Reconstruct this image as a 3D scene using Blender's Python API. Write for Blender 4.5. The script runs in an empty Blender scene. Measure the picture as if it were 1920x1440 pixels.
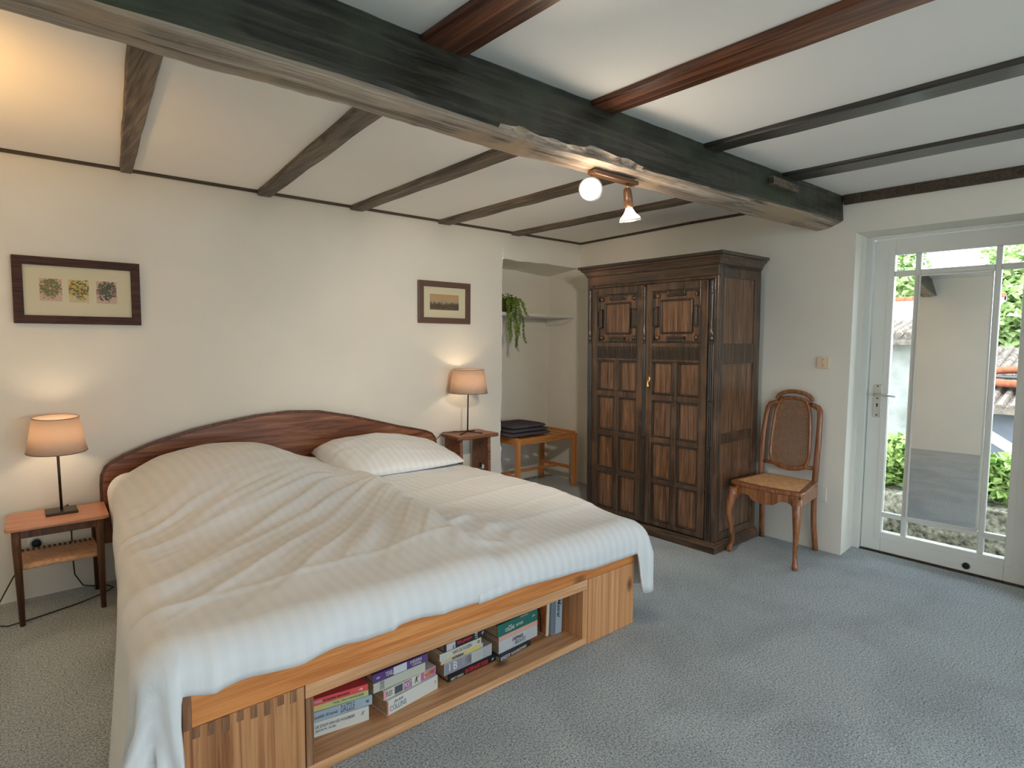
import bpy, bmesh, math, random
from mathutils import Vector, Matrix, noise
random.seed(7)
PI = math.pi
S = bpy.context.scene
COL = S.collection

# ------------------------------------------------------------------ helpers
def sstep(a, b, t):
    t = max(0.0, min(1.0, (t-a)/(b-a))); return t*t*(3-2*t)
def lerp(a, b, t): return a+(b-a)*t
def pl(xs, x):
    """piecewise-linear lookup in [(x, v), ...]"""
    if x <= xs[0][0]: return xs[0][1]
    for (a, va), (b, vb) in zip(xs, xs[1:]):
        if x <= b: return va+(vb-va)*(x-a)/(b-a)
    return xs[-1][1]
def N(x, y, z=0.0): return noise.noise(Vector((x, y, z)))

def tag(o, label=None, cat=None, group=None, kind=None):
    if label: o['label'] = label
    if cat: o['category'] = cat
    if group: o['group'] = group
    if kind: o['kind'] = kind
    return o
def thing(name, loc, label, cat, group=None, rz=0.0):
    o = bpy.data.objects.new(name, None); COL.objects.link(o)
    o.empty_display_size = .05
    o.location = loc; o.rotation_euler = (0, 0, rz)
    return tag(o, label, cat, group)
def copy_tree(o, parent=None):
    c = o.copy(); COL.objects.link(c)
    if parent is not None: c.parent = parent
    for ch in list(o.children): copy_tree(ch, c)
    return c
def wloc(p):
    v = Vector((0, 0, 0))
    while p is not None:
        v += p.location; p = p.parent
    return v

class MB:
    def __init__(s): s.bm = bmesh.new()
    def box(s, x0, x1, y0, y1, z0, z1, mi=0):
        v = [s.bm.verts.new((x, y, z)) for z in (z0, z1) for y in (y0, y1) for x in (x0, x1)]
        for f in ((0,2,3,1),(4,5,7,6),(0,1,5,4),(2,6,7,3),(0,4,6,2),(1,3,7,5)):
            s.bm.faces.new([v[i] for i in f]).material_index = mi
        return s
    def hexa(s, pts, mi=0):
        """8 points, same order as box: z0(y0(x0,x1),y1(x0,x1)), z1(...)"""
        v = [s.bm.verts.new(p) for p in pts]
        for f in ((0,2,3,1),(4,5,7,6),(0,1,5,4),(2,6,7,3),(0,4,6,2),(1,3,7,5)):
            s.bm.faces.new([v[i] for i in f]).material_index = mi
        return s
    def rings(s, rings, closed=True, caps=True, mi=0):
        R = [[s.bm.verts.new(p) for p in r] for r in rings]
        n = len(R[0])
        for a, b in zip(R, R[1:]):
            for i in range(n if closed else n-1):
                j = (i+1) % n
                s.bm.faces.new((a[i], a[j], b[j], b[i])).material_index = mi
        if caps and closed:
            s.bm.faces.new(list(reversed(R[0]))).material_index = mi
            s.bm.faces.new(R[-1]).material_index = mi
        return s
    def cyl(s, p0, p1, r0, r1=None, n=16, mi=0):
        return s.sweep([p0, p1], [r0, r0 if r1 is None else r1], n, mi=mi)
    def sweep(s, pts, rad, n=10, ref=(0,0,1), square=False, mi=0, closed=False):
        """tube through pts; rad: one number, or per point a number / (ra, rb)"""
        P = [Vector(p) for p in pts]
        if not isinstance(rad, (list, tuple)): rad = [rad]*len(P)
        ref = Vector(ref); rings = []
        for i, p in enumerate(P):
            if closed: t = P[(i+1) % len(P)]-P[i-1]
            else: t = P[min(i+1, len(P)-1)]-P[max(i-1, 0)]
            t.normalize()
            r = ref if abs(t.dot(ref)) < .95 else Vector((1,0,0)) if abs(t.x) < .9 else Vector((0,1,0))
            a = t.cross(r).normalized(); b = a.cross(t).normalized()
            ra, rb = rad[i] if isinstance(rad[i], (list, tuple)) else (rad[i], rad[i])
            if square:
                ring = [p+a*ra*u+b*rb*v for u, v in ((-1,-1),(1,-1),(1,1),(-1,1))]
            else:
                ring = [p+a*ra*math.cos(k*2*PI/n)+b*rb*math.sin(k*2*PI/n) for k in range(n)]
            rings.append(ring)
        if closed: rings.append(rings[0]); return s.rings(rings, caps=False, mi=mi)
        return s.rings(rings, mi=mi)
    def lathe(s, prof, c=(0,0,0), n=24, axis='z', mi=0, caps=True):
        rings = []
        for r, h in prof:
            ring = []
            for k in range(n):
                u, v = r*math.cos(k*2*PI/n), r*math.sin(k*2*PI/n)
                ring.append({'z': (c[0]+u, c[1]+v, c[2]+h), 'x': (c[0]+h, c[1]+u, c[2]+v), 'y': (c[0]+u, c[1]+h, c[2]-v)}[axis])
            rings.append(ring)
        return s.rings(rings, caps=caps, mi=mi)
    def prism(s, outline, axis, a, b, mi=0):
        """2-D outline extruded along axis from a to b (outline in the other two axes, in order)"""
        def P(u, v, w): return {'x': (w, u, v), 'y': (u, w, v), 'z': (u, v, w)}[axis]
        return s.rings([[P(u, v, a) for u, v in outline], [P(u, v, b) for u, v in outline]], mi=mi)
    def grid(s, fn, nu, nv, mi=0):
        V = [[s.bm.verts.new(fn(i/nu, j/nv)) for i in range(nu+1)] for j in range(nv+1)]
        for j in range(nv):
            for i in range(nu):
                s.bm.faces.new((V[j][i], V[j][i+1], V[j+1][i+1], V[j+1][i])).material_index = mi
        return s
    def sphere(s, c, r, nu=16, nv=10, mi=0):
        rx, ry, rz = r if isinstance(r, (list, tuple)) else (r, r, r)
        rings = [[(c[0]+rx*max(.02, math.sin(PI*j/nv))*math.cos(2*PI*i/nu), c[1]+ry*max(.02, math.sin(PI*j/nv))*math.sin(2*PI*i/nu),
                   c[2]-rz*math.cos(PI*j/nv)) for i in range(nu)] for j in range(nv+1)]
        return s.rings(rings, mi=mi)
    def xform(s, M):
        s.bm.transform(M); return s
    def build(s, name, mats, parent=None, local=False, smooth=False, bev=0, seg=2, kind=None, origin=None, normals=True):
        if normals: bmesh.ops.recalc_face_normals(s.bm, faces=s.bm.faces)
        me = bpy.data.meshes.new(name); s.bm.to_mesh(me); s.bm.free()
        if not isinstance(mats, (list, tuple)): mats = [mats]
        for m in mats: me.materials.append(m)
        o = bpy.data.objects.new(name, me); COL.objects.link(o)
        if parent is not None:
            o.parent = parent
            if not local: me.transform(Matrix.Translation(-wloc(parent)))
        elif origin is not None:
            me.transform(Matrix.Translation(-Vector(origin))); o.location = origin
        if smooth:
            me.polygons.foreach_set('use_smooth', [True]*len(me.polygons))
        if bev:
            b = o.modifiers.new('bevel', 'BEVEL'); b.width = bev; b.segments = seg; b.limit_method = 'ANGLE'; b.angle_limit = .6
            b.harden_normals = False
        if kind: o['kind'] = kind
        return o

# ------------------------------------------------------------------ materials
def newmat(name):
    m = bpy.data.materials.new(name); m.use_nodes = True
    nt = m.node_tree; nt.nodes.clear()
    out = nt.nodes.new('ShaderNodeOutputMaterial')
    return m, nt, out
def nd(nt, typ, **kw):
    n = nt.nodes.new('ShaderNode'+typ)
    for k, v in kw.items():
        if k in n.inputs.keys(): n.inputs[k].default_value = v
        else: setattr(n, k, v)
    return n
def lk(nt, a, ao, b, bi): nt.links.new(a.outputs[ao], b.inputs[bi])
def c4(c): return (c[0], c[1], c[2], 1.0)
def ramp(nt, stops):
    r = nt.nodes.new('ShaderNodeValToRGB')
    e = r.color_ramp.elements
    while len(e) < len(stops): e.new(.5)
    for el, (p, c) in zip(e, stops): el.position = p; el.color = c4(c)
    return r
def principled(nt, out, rough=.5, spec=.5, **kw):
    p = nd(nt, 'BsdfPrincipled', Roughness=rough)
    p.inputs['Specular IOR Level'].default_value = spec
    for k, v in kw.items(): p.inputs[k].default_value = v
    lk(nt, p, 'BSDF', out, 'Surface')
    return p
def coords(nt, scale, kind='Object'):
    t = nd(nt, 'TexCoord'); m = nd(nt, 'Mapping'); m.inputs['Scale'].default_value = scale
    lk(nt, t, kind, m, 'Vector'); return m

def simple(name, col, rough=.5, spec=.5, metal=0.0, var=0.0, vscale=8.0, bump=0.0, bscale=60.0):
    m, nt, out = newmat(name)
    p = principled(nt, out, rough, spec, Metallic=metal)
    mp = coords(nt, (1,1,1))
    if var:
        n = nd(nt, 'TexNoise', Scale=vscale, Detail=5.0); lk(nt, mp, 'Vector', n, 'Vector')
        r = ramp(nt, [(.3, [c*(1-var) for c in col]), (.7, [min(1, c*(1+var)) for c in col])])
        lk(nt, n, 'Fac', r, 'Fac'); lk(nt, r, 'Color', p, 'Base Color')
    else: p.inputs['Base Color'].default_value = c4(col)
    if bump:
        n = nd(nt, 'TexNoise', Scale=bscale, Detail=4.0); lk(nt, mp, 'Vector', n, 'Vector')
        b = nd(nt, 'Bump', Strength=bump, Distance=.01); lk(nt, n, 'Fac', b, 'Height'); lk(nt, b, 'Normal', p, 'Normal')
    return m

def wood(name, cols, axis='x', scale=14.0, stretch=.06, rough=.4, spec=.5, bump=.15, knots=None, rings=0.0, patch=None, coat=0.0):
    """cols: dark, mid, light; grain runs along axis"""
    m, nt, out = newmat(name)
    p = principled(nt, out, rough, spec)
    if coat: p.inputs['Coat Weight'].default_value = coat; p.inputs['Coat Roughness'].default_value = .15
    scale *= 3.2; stretch *= .55
    sc = [scale]*3; sc['xyz'.index(axis)] = scale*stretch
    mp = coords(nt, sc)
    n = nd(nt, 'TexNoise', Scale=1.0, Detail=7.0, Distortion=1.2); n.inputs['Roughness'].default_value = .62
    lk(nt, mp, 'Vector', n, 'Vector')
    r = ramp(nt, [(.33, cols[0]), (.5, cols[1]), (.68, cols[2])])
    lk(nt, n, 'Fac', r, 'Fac'); col = r
    if rings:
        w = nd(nt, 'TexNoise', Scale=.10, Detail=2.0); lk(nt, mp, 'Vector', w, 'Vector')
        mu = nd(nt, 'Math', operation='MULTIPLY'); mu.inputs[1].default_value = 55.0; lk(nt, w, 'Fac', mu, 0)
        si = nd(nt, 'Math', operation='SINE'); lk(nt, mu, 0, si, 0)
        r2 = ramp(nt, [(.0, (1,1,1)), (.55, (1,1,1)), (1.0, (1-rings, 1-rings*1.2, 1-rings*1.3))]); lk(nt, si, 0, r2, 'Fac')
        mx = nd(nt, 'Mix', data_type='RGBA', blend_type='MULTIPLY'); mx.inputs[0].default_value = 1.0
        nt.links.new(col.outputs[0], mx.inputs[6]); nt.links.new(r2.outputs[0], mx.inputs[7])
        col = mx; co = 2
    else: co = 0
    if patch:
        pc, pscale, lo, hi = patch
        mp2 = coords(nt, (1,1,1)); n2 = nd(nt, 'TexNoise', Scale=pscale, Detail=4.0); lk(nt, mp2, 'Vector', n2, 'Vector')
        r3 = ramp(nt, [(lo, (0,0,0)), (hi, (1,1,1))]); lk(nt, n2, 'Fac', r3, 'Fac')
        mx = nd(nt, 'Mix', data_type='RGBA'); lk(nt, r3, 'Color', mx, 0)
        nt.links.new(col.outputs[co], mx.inputs[6]); mx.inputs[7].default_value = c4(pc)
        col = mx; co = 2
    if knots:
        kc, ksc, size = knots; size *= 1.9
        s2 = [ksc]*3; s2['xyz'.index(axis)] = ksc*.55
        mk = coords(nt, s2); v = nd(nt, 'TexVoronoi', Scale=1.0); v.inputs['Randomness'].default_value = 1.0
        lk(nt, mk, 'Vector', v, 'Vector')
        r4 = ramp(nt, [(size*.5, (1,1,1)), (size, (0,0,0))]); lk(nt, v, 'Distance', r4, 'Fac')
        mx = nd(nt, 'Mix', data_type='RGBA'); lk(nt, r4, 'Color', mx, 0)
        nt.links.new(col.outputs[co], mx.inputs[6]); mx.inputs[7].default_value = c4(kc)
        col = mx; co = 2
    nt.links.new(col.outputs[co], p.inputs['Base Color'])
    if bump:
        b = nd(nt, 'Bump', Strength=bump, Distance=.006); lk(nt, n, 'Fac', b, 'Height'); lk(nt, b, 'Normal', p, 'Normal')
    return m

def plaster(name, col, bump=.25, scale=5.0):
    m, nt, out = newmat(name)
    p = principled(nt, out, .85, .2)
    mp = coords(nt, (1,1,1))
    n = nd(nt, 'TexNoise', Scale=1.7, Detail=6.0); lk(nt, mp, 'Vector', n, 'Vector')
    r = ramp(nt, [(.25, [c*.94 for c in col]), (.6, col), (.8, [min(1, c*1.03) for c in col])])
    lk(nt, n, 'Fac', r, 'Fac'); lk(nt, r, 'Color', p, 'Base Color')
    n2 = nd(nt, 'TexNoise', Scale=scale, Detail=9.0); n2.inputs['Roughness'].default_value = .55
    lk(nt, mp, 'Vector', n2, 'Vector')
    b = nd(nt, 'Bump', Strength=bump, Distance=.03); lk(nt, n2, 'Fac', b, 'Height'); lk(nt, b, 'Normal', p, 'Normal')
    return m

def carpet_mat():
    m, nt, out = newmat('grey_carpet')
    p = principled(nt, out, .95, .1)
    p.inputs['Sheen Weight'].default_value = .25
    mp = coords(nt, (1,1,1))
    n = nd(nt, 'TexNoise', Scale=135.0, Detail=4.0); n.inputs['Roughness'].default_value = .75; lk(nt, mp, 'Vector', n, 'Vector')
    r = ramp(nt, [(.36, (.13,.15,.16)), (.5, (.48,.55,.59)), (.64, (.78,.86,.90))]); lk(nt, n, 'Fac', r, 'Fac')
    big = nd(nt, 'TexNoise', Scale=2.6, Detail=4.0, Distortion=.8); lk(nt, mp, 'Vector', big, 'Vector')
    r2 = ramp(nt, [(.32, (.80,.80,.81)), (.62, (1,1,1))]); lk(nt, big, 'Fac', r2, 'Fac')
    mx = nd(nt, 'Mix', data_type='RGBA', blend_type='MULTIPLY'); mx.inputs[0].default_value = 1.0
    nt.links.new(r.outputs[0], mx.inputs[6]); nt.links.new(r2.outputs[0], mx.inputs[7])
    nt.links.new(mx.outputs[2], p.inputs['Base Color'])
    n2 = nd(nt, 'TexNoise', Scale=180.0, Detail=4.0); lk(nt, mp, 'Vector', n2, 'Vector')
    b = nd(nt, 'Bump', Strength=1.0, Distance=.008); lk(nt, n2, 'Fac', b, 'Height'); lk(nt, b, 'Normal', p, 'Normal')
    return m

def cotton(name, col, stripes=True, pitch=.05, dk=.94):
    """white satin-striped bed cotton, stripes running from head to foot"""
    m, nt, out = newmat(name)
    p = principled(nt, out, .6, .25); p.inputs['Sheen Weight'].default_value = .12
    mp = coords(nt, (1,1,1))
    if stripes:
        sx = nd(nt, 'SeparateXYZ'); lk(nt, mp, 'Vector', sx, 0)
        mu = nd(nt, 'Math', operation='MULTIPLY'); mu.inputs[1].default_value = 2*PI/pitch; lk(nt, sx, 'X', mu, 0)
        si = nd(nt, 'Math', operation='SINE'); lk(nt, mu, 0, si, 0)
        r = ramp(nt, [(.40, [c*dk for c in col]), (.62, col)])
        ma = nd(nt, 'MapRange'); ma.inputs[1].default_value = -1; lk(nt, si, 0, ma, 0)
        lk(nt, ma, 0, r, 'Fac'); lk(nt, r, 'Color', p, 'Base Color')
        r5 = nd(nt, 'MapRange'); r5.inputs[3].default_value = .62; r5.inputs[4].default_value = .38; lk(nt, ma, 0, r5, 0); lk(nt, r5, 0, p, 'Roughness')
    else: p.inputs['Base Color'].default_value = c4(col)
    n = nd(nt, 'TexNoise', Scale=22.0, Detail=5.0); lk(nt, mp, 'Vector', n, 'Vector')
    b = nd(nt, 'Bump', Strength=.07, Distance=.02); lk(nt, n, 'Fac', b, 'Height'); lk(nt, b, 'Normal', p, 'Normal')
    return m

def glass_mat(name, tint=(1,1,1), ior=1.25):
    m, nt, out = newmat(name)
    t = nd(nt, 'BsdfTransparent'); t.inputs[0].default_value = c4(tint)
    g = nd(nt, 'BsdfGlossy'); g.inputs['Roughness'].default_value = .02
    f = nd(nt, 'Fresnel', IOR=ior); mx = nd(nt, 'MixShader')
    lk(nt, f, 0, mx, 0); lk(nt, t, 0, mx, 1); lk(nt, g, 0, mx, 2); lk(nt, mx, 0, out, 'Surface')
    return m
def emit(name, col, s):
    m, nt, out = newmat(name)
    e = nd(nt, 'Emission', Strength=s); e.inputs[0].default_value = c4(col); lk(nt, e, 0, out, 'Surface')
    return m
def shade_mat():
    m, nt, out = newmat('lamp_shade_fabric')
    d = nd(nt, 'BsdfDiffuse'); d.inputs[0].default_value = (.68,.56,.46,1)
    t = nd(nt, 'BsdfTranslucent'); t.inputs[0].default_value = (.88,.70,.56,1)
    mp = coords(nt, (1,1,1)); n = nd(nt, 'TexNoise', Scale=220.0, Detail=2.0); lk(nt, mp, 'Vector', n, 'Vector')
    b = nd(nt, 'Bump', Strength=.2, Distance=.004); lk(nt, n, 'Fac', b, 'Height')
    lk(nt, b, 'Normal', d, 'Normal')
    mx = nd(nt, 'MixShader'); mx.inputs[0].default_value = .42
    lk(nt, d, 0, mx, 1); lk(nt, t, 0, mx, 2); lk(nt, mx, 0, out, 'Surface')
    return m
def leaf_mat(name, a, b_):
    m, nt, out = newmat(name)
    p = principled(nt, out, .5, .3)
    mp = coords(nt, (1,1,1)); n = nd(nt, 'TexNoise', Scale=9.0, Detail=3.0); lk(nt, mp, 'Vector', n, 'Vector')
    r = ramp(nt, [(.3, a), (.7, b_)]); lk(nt, n, 'Fac', r, 'Fac'); lk(nt, r, 'Color', p, 'Base Color')
    p.inputs['Subsurface Weight'].default_value = .0
    return m
def flowers_mat(name, seed, ground, cols, green):
    """small printed bouquet: blotches of colour over a paper ground"""
    m, nt, out = newmat(name)
    p = principled(nt, out, .6, .2)
    t = nd(nt, 'TexCoord'); mp = nd(nt, 'Mapping'); lk(nt, t, 'Object', mp, 'Vector'); mp.inputs['Location'].default_value = (seed, seed*.3, 0)
    v = nd(nt, 'TexVoronoi', Scale=120.0); lk(nt, mp, 'Vector', v, 'Vector')
    n = nd(nt, 'TexNoise', Scale=85.0, Detail=4.0); lk(nt, mp, 'Vector', n, 'Vector')
    k = ramp(nt, [(.0, green)]+[(.3+.5*i/len(cols), c) for i, c in enumerate(cols)])
    k.color_ramp.interpolation = 'CONSTANT'
    sp = nd(nt, 'SeparateColor'); lk(nt, v, 'Color', sp, 0); lk(nt, sp, 0, k, 'Fac')
    # bouquet mask: round patch in the middle, broken up by noise
    sx = nd(nt, 'SeparateXYZ'); lk(nt, t, 'Object', sx, 0)
    d2 = nd(nt, 'VectorMath', operation='LENGTH'); mm = nd(nt, 'Mapping'); mm.inputs['Scale'].default_value = (22, 0, 20); mm.inputs['Location'].default_value = (0,0,-.22)
    lk(nt, t, 'Object', mm, 'Vector'); lk(nt, mm, 'Vector', d2, 0)
    a = nd(nt, 'Math', operation='MULTIPLY_ADD'); a.inputs[1].default_value = 2.2; lk(nt, n, 'Fac', a, 0); lk(nt, d2, 'Value', a, 2)
    r = ramp(nt, [(.0, (1,1,1)), (.5, (1,1,1)), (.56, (0,0,0))]); 
    mr = nd(nt, 'MapRange'); mr.inputs[2].default_value = 4.0; lk(nt, a, 0, mr, 0); lk(nt, mr, 0, r, 'Fac')
    mx = nd(nt, 'Mix', data_type='RGBA'); lk(nt, r, 'Color', mx, 0); mx.inputs[6].default_value = c4(ground); nt.links.new(k.outputs[0], mx.inputs[7])
    nt.links.new(mx.outputs[2], p.inputs['Base Color'])
    return m

M = {}
M['wall'] = plaster('cream_plaster', (.80,.765,.68), .22, 3.5)
M['ceil'] = simple('ceiling_white', (.87,.85,.815), .9, .2, var=.015, vscale=2)
M['white'] = simple('white_gloss_paint', (.72,.72,.68), .35, .4, var=.03, vscale=3)
M['carpet'] = carpet_mat()
M['beam_dark'] = wood('black_shaded_oak', [(.006,.007,.006),(.026,.026,.019),(.075,.068,.05)], 'x', 11, .07, .42, .5, .6, patch=((.045,.055,.032), 3.5, .50, .66))  # dark near face of the beam; its weaker light is put into the colour
M['beam_worn_lit'] = wood('worn_lit_oak', [(.08,.06,.045),(.32,.255,.20),(.54,.45,.36)], 'x', 12, .05, .6, .4, .7, patch=((.40,.29,.19), 3.0, .55, .64))  # worn underside, made paler to paint in the light it catches
M['joist_grey'] = wood('grey_brown_joist', [(.035,.025,.018),(.125,.09,.064),(.25,.19,.135)], 'y', 14, .07, .55, .4, .5)
M['joist_red'] = wood('red_brown_joist', [(.022,.008,.004),(.13,.038,.013),(.30,.11,.045)], 'y', 12, .07, .32, .5, .4, coat=.2)
M['joist_black'] = wood('black_joist', [(.006,.005,.004),(.028,.023,.019),(.06,.052,.045)], 'y', 13, .06, .34, .6, .5, coat=.3)
M['trim_dark'] = wood('dark_stained_trim', [(.02,.012,.007),(.055,.034,.02),(.09,.06,.036)], 'x', 14, .1, .45, .5, .2)
M['headboard'] = wood('walnut_veneer', [(.12,.042,.020),(.24,.092,.045),(.38,.16,.08)], 'x', 9, .14, .36, .4, .05, rings=.3, coat=.1)
M['oak_dark'] = wood('dark_stained_oak', [(.018,.011,.007),(.066,.037,.021),(.15,.083,.047)], 'z', 16, .07, .34, .55, .25, patch=((.16,.082,.043), 4.5, .52, .72), coat=.25)
M['oak_rail'] = wood('dark_oak_rail', [(.018,.011,.007),(.066,.037,.021),(.15,.083,.047)], 'y', 16, .07, .34, .55, .25, patch=((.17,.08,.04), 4.5, .52, .72), coat=.25)
M['oak_black'] = wood('dark_glazed_shaded_oak', [(.010,.006,.004),(.030,.018,.011),(.065,.038,.022)], 'z', 16, .07, .28, .6, .2, coat=.5)  # antique dark glaze, deepened to paint in shade around the sunk panels
M['oak_panel'] = wood('oak_panel', [(.040,.020,.011),(.15,.075,.038),(.30,.155,.082)], 'z', 18, .08, .30, .55, .2, coat=.25)
M['pine_rail'] = wood('orange_pine', [(.55,.18,.045),(.72,.27,.075),(.82,.36,.12)], 'x', 13, .06, .42, .4, .1, knots=((.07,.025,.01), 3.6, .07), rings=.10)
M['pine'] = wood('pale_pine', [(.50,.25,.11),(.70,.37,.18),(.80,.48,.26)], 'x', 13, .06, .5, .35, .1, knots=((.10,.045,.02), 3.4, .06), rings=.10)
M['pine_z'] = wood('upright_pine', [(.58,.25,.095),(.68,.325,.14),(.78,.42,.20)], 'z', 20, .04, .5, .35, .15, knots=((.10,.04,.02), 3.8, .06), rings=.14)
M['pine_brown'] = wood('ringed_brown_pine', [(.34,.145,.055),(.52,.24,.10),(.62,.32,.145)], 'z', 16, .05, .5, .35, .2, knots=((.08,.03,.015), 4.5, .05), rings=.35)
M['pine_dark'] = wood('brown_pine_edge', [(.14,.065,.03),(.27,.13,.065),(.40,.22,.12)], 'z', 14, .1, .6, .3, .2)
M['teak'] = wood('teak_top', [(.38,.15,.085),(.52,.235,.14),(.64,.32,.20)], 'x', 16, .08, .36, .45, .06)
M['teak_dark'] = wood('dark_teak_leg', [(.045,.017,.008),(.11,.042,.019),(.17,.072,.034)], 'z', 16, .08, .4, .45, .1)
M['slab'] = wood('live_edge_oak', [(.13,.05,.024),(.25,.105,.052),(.36,.17,.092)], 'x', 14, .09, .45, .4, .2)
M['beech'] = wood('orange_beech', [(.40,.145,.035),(.55,.225,.065),(.66,.31,.11)], 'x', 16, .08, .4, .45, .1)
M['beech_z'] = wood('orange_beech_upright', [(.40,.145,.035),(.55,.225,.065),(.66,.31,.11)], 'z', 16, .08, .4, .45, .1)
M['chair'] = wood('walnut_chair', [(.15,.050,.018),(.30,.112,.044),(.44,.19,.085)], 'z', 18, .09, .34, .5, .1, coat=.2)
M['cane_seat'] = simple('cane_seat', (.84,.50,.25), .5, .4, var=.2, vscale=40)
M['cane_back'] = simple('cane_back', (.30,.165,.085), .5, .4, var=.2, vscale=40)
M['rope'] = simple('woven_cord', (.74,.44,.26), .7, .3, var=.2, vscale=60, bump=.4, bscale=200)
M['shade'] = shade_mat()
M['shade_in'] = simple('shade_lining', (.86,.80,.70), .8, .2)
M['metal_dark'] = simple('dark_bronze', (.055,.042,.03), .38, .5, metal=.7)
M['iron'] = simple('black_iron', (.02,.02,.022), .4, .5, metal=.5)
M['brass'] = simple('brass', (.75,.48,.16), .25, .5, metal=1.0)
M['brown_metal'] = simple('brown_lacquer', (.15,.075,.04), .3, .5, metal=.3)
M['steel'] = simple('brushed_steel', (.62,.62,.60), .3, .5, metal=.9)
M['black'] = simple('black_plastic', (.015,.015,.016), .45, .4)
M['white_pl'] = simple('white_plastic', (.78,.76,.70), .4, .4)
M['cream_pl'] = simple('cream_plastic', (.76,.60,.42), .4, .4)
M['cord'] = simple('dark_cord', (.03,.026,.022), .5, .3)
M['cotton_l'] = cotton('white_cotton_rumpled', (.78,.795,.805), True, .045, .975)
M['cotton_r'] = cotton('white_cotton_striped', (.78,.80,.815), True, .045, .95)
M['towel'] = simple('dark_grey_towel', (.115,.10,.118), .95, .1, var=.15, vscale=50, bump=.8, bscale=350)
M['frame_dark'] = wood('dark_wenge_frame', [(.035,.014,.010),(.065,.028,.021),(.10,.048,.036)], 'x', 30, .1, .55, .2, .1)
M['frame_brown'] = simple('brown_frame', (.13,.075,.058), .35, .5)
M['mat_cream'] = simple('cream_mount', (.72,.66,.46), .8, .2)
M['glass'] = glass_mat('window_glass')
M['pict_glass'] = glass_mat('picture_glass', ior=1.07)
M['bulb'] = emit('bulb_glow', (1, .80, .55), 14)
M['bulb_face'] = emit('spot_face', (1, .92, .78), 16)
M['pages'] = simple('paper_pages', (.50,.33,.21), .85, .2, var=.15, vscale=90)
M['ink'] = simple('black_ink', (.03,.03,.035), .6, .2)
M['ink_grey'] = simple('grey_ink', (.16,.16,.18), .6, .2)
M['ink_white'] = simple('white_ink', (.80,.78,.74), .6, .2)
M['ink_red'] = simple('red_ink', (.75,.05,.07), .6, .2)
M['ink_blue'] = simple('blue_grey_ink', (.20,.26,.32), .6, .2)
M['stone'] = simple('lichen_stone', (.24,.23,.18), .9, .2, var=.9, vscale=26, bump=.8, bscale=30)
M['render'] = simple('pale_render', (.32,.325,.30), .9, .2, var=.2, vscale=5, bump=.5, bscale=18)
M['tile'] = simple('faded_roof_tiles', (.20,.165,.135), .9, .2, var=.5, vscale=16, bump=.5, bscale=12)
M['tile_orange'] = simple('orange_ridge_tiles', (.34,.115,.06), .9, .2, var=.2, vscale=20)
M['leaf'] = leaf_mat('plant_leaf', (.06,.13,.02), (.32,.44,.07))
M['tree'] = leaf_mat('tree_leaf', (.24,.36,.12), (.50,.60,.28))
M['bush'] = leaf_mat('bush_leaf', (.12,.25,.05), (.45,.58,.20))
M['bark'] = simple('bark', (.10,.075,.05), .9, .2, var=.3)
M['moss'] = simple('garden_ground', (.20,.22,.12), .95, .1, var=.4, vscale=5)
M['mirror'] = simple('mirror_silver', (.90,.91,.90), .015, .5, metal=1.0)

# ------------------------------------------------------------------ room shell
CZ = 2.272                    # ceiling height
YA, XB, XC, YD = 3.91, 4.03, -1.0, -4.0
def xb(y): return pl([(-4.4, 4.03), (1.6, 4.035), (2.65, 4.06), (3.2, 4.12), (3.95, 4.19), (4.6, 4.20)], y)

fl = MB().box(XC-.2, 4.45, YD-.2, 4.6, -.12, 0).build('floor', M['carpet'], kind='structure')
ce = MB().box(XC-.2, 4.45, YD-.2, 4.6, CZ, CZ+.12).build('ceiling', M['ceil'], kind='structure')

def wob(x, z, a=.004): return a*(N(x*1.3, z*1.3, 3.1)+.5*N(x*4, z*4, 7.7))
# wall_back: the bed wall with its niche near the corner
b = MB()
NX0, NX1, NZ, NY = 3.24, 4.20, 2.04, 4.33
def edge(z): return NX0+.008*N(z*3, 1.7, 0)+.010*N(z*9, 4.2, 0)-(.012 if .42 < z < .72 else 0)
def nz(x): return NZ+.010*N(x*6, 2.2, 0)
b.grid(lambda u, v: (lerp(XC, edge(v*CZ), u), YA+wob(lerp(XC, NX0, u), v*CZ)*(1-u**8), v*CZ), 60, 44)      # main face
b.grid(lambda u, v: (lerp(edge(lerp(NZ, CZ, v)), 4.3, u), YA+.004*N(u*5, v*2, 9)*v, lerp(nz(lerp(edge(NZ), 4.3, u)), CZ, v)), 48, 8)   # lintel over the niche
b.grid(lambda u, v: (edge(v*NZ), lerp(YA, NY, u), v*(NZ+.0)), 6, 44)                                         # niche side
b.grid(lambda u, v: (lerp(NX0-.05, 4.3, u), NY+.006*N(u*5, v*6, 5), v*NZ), 20, 30)                            # niche back
b.grid(lambda u, v: (lerp(edge(NZ), 4.3, u)-.05*(v > 0)*(u == 0), lerp(YA, NY+.05, v), nz(lerp(edge(NZ)-.0, 4.3, u))-.06*v*u), 48, 6)      # niche soffit
b.build('wall_back', M['wall'], kind='structure', smooth=True, normals=False)

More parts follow.
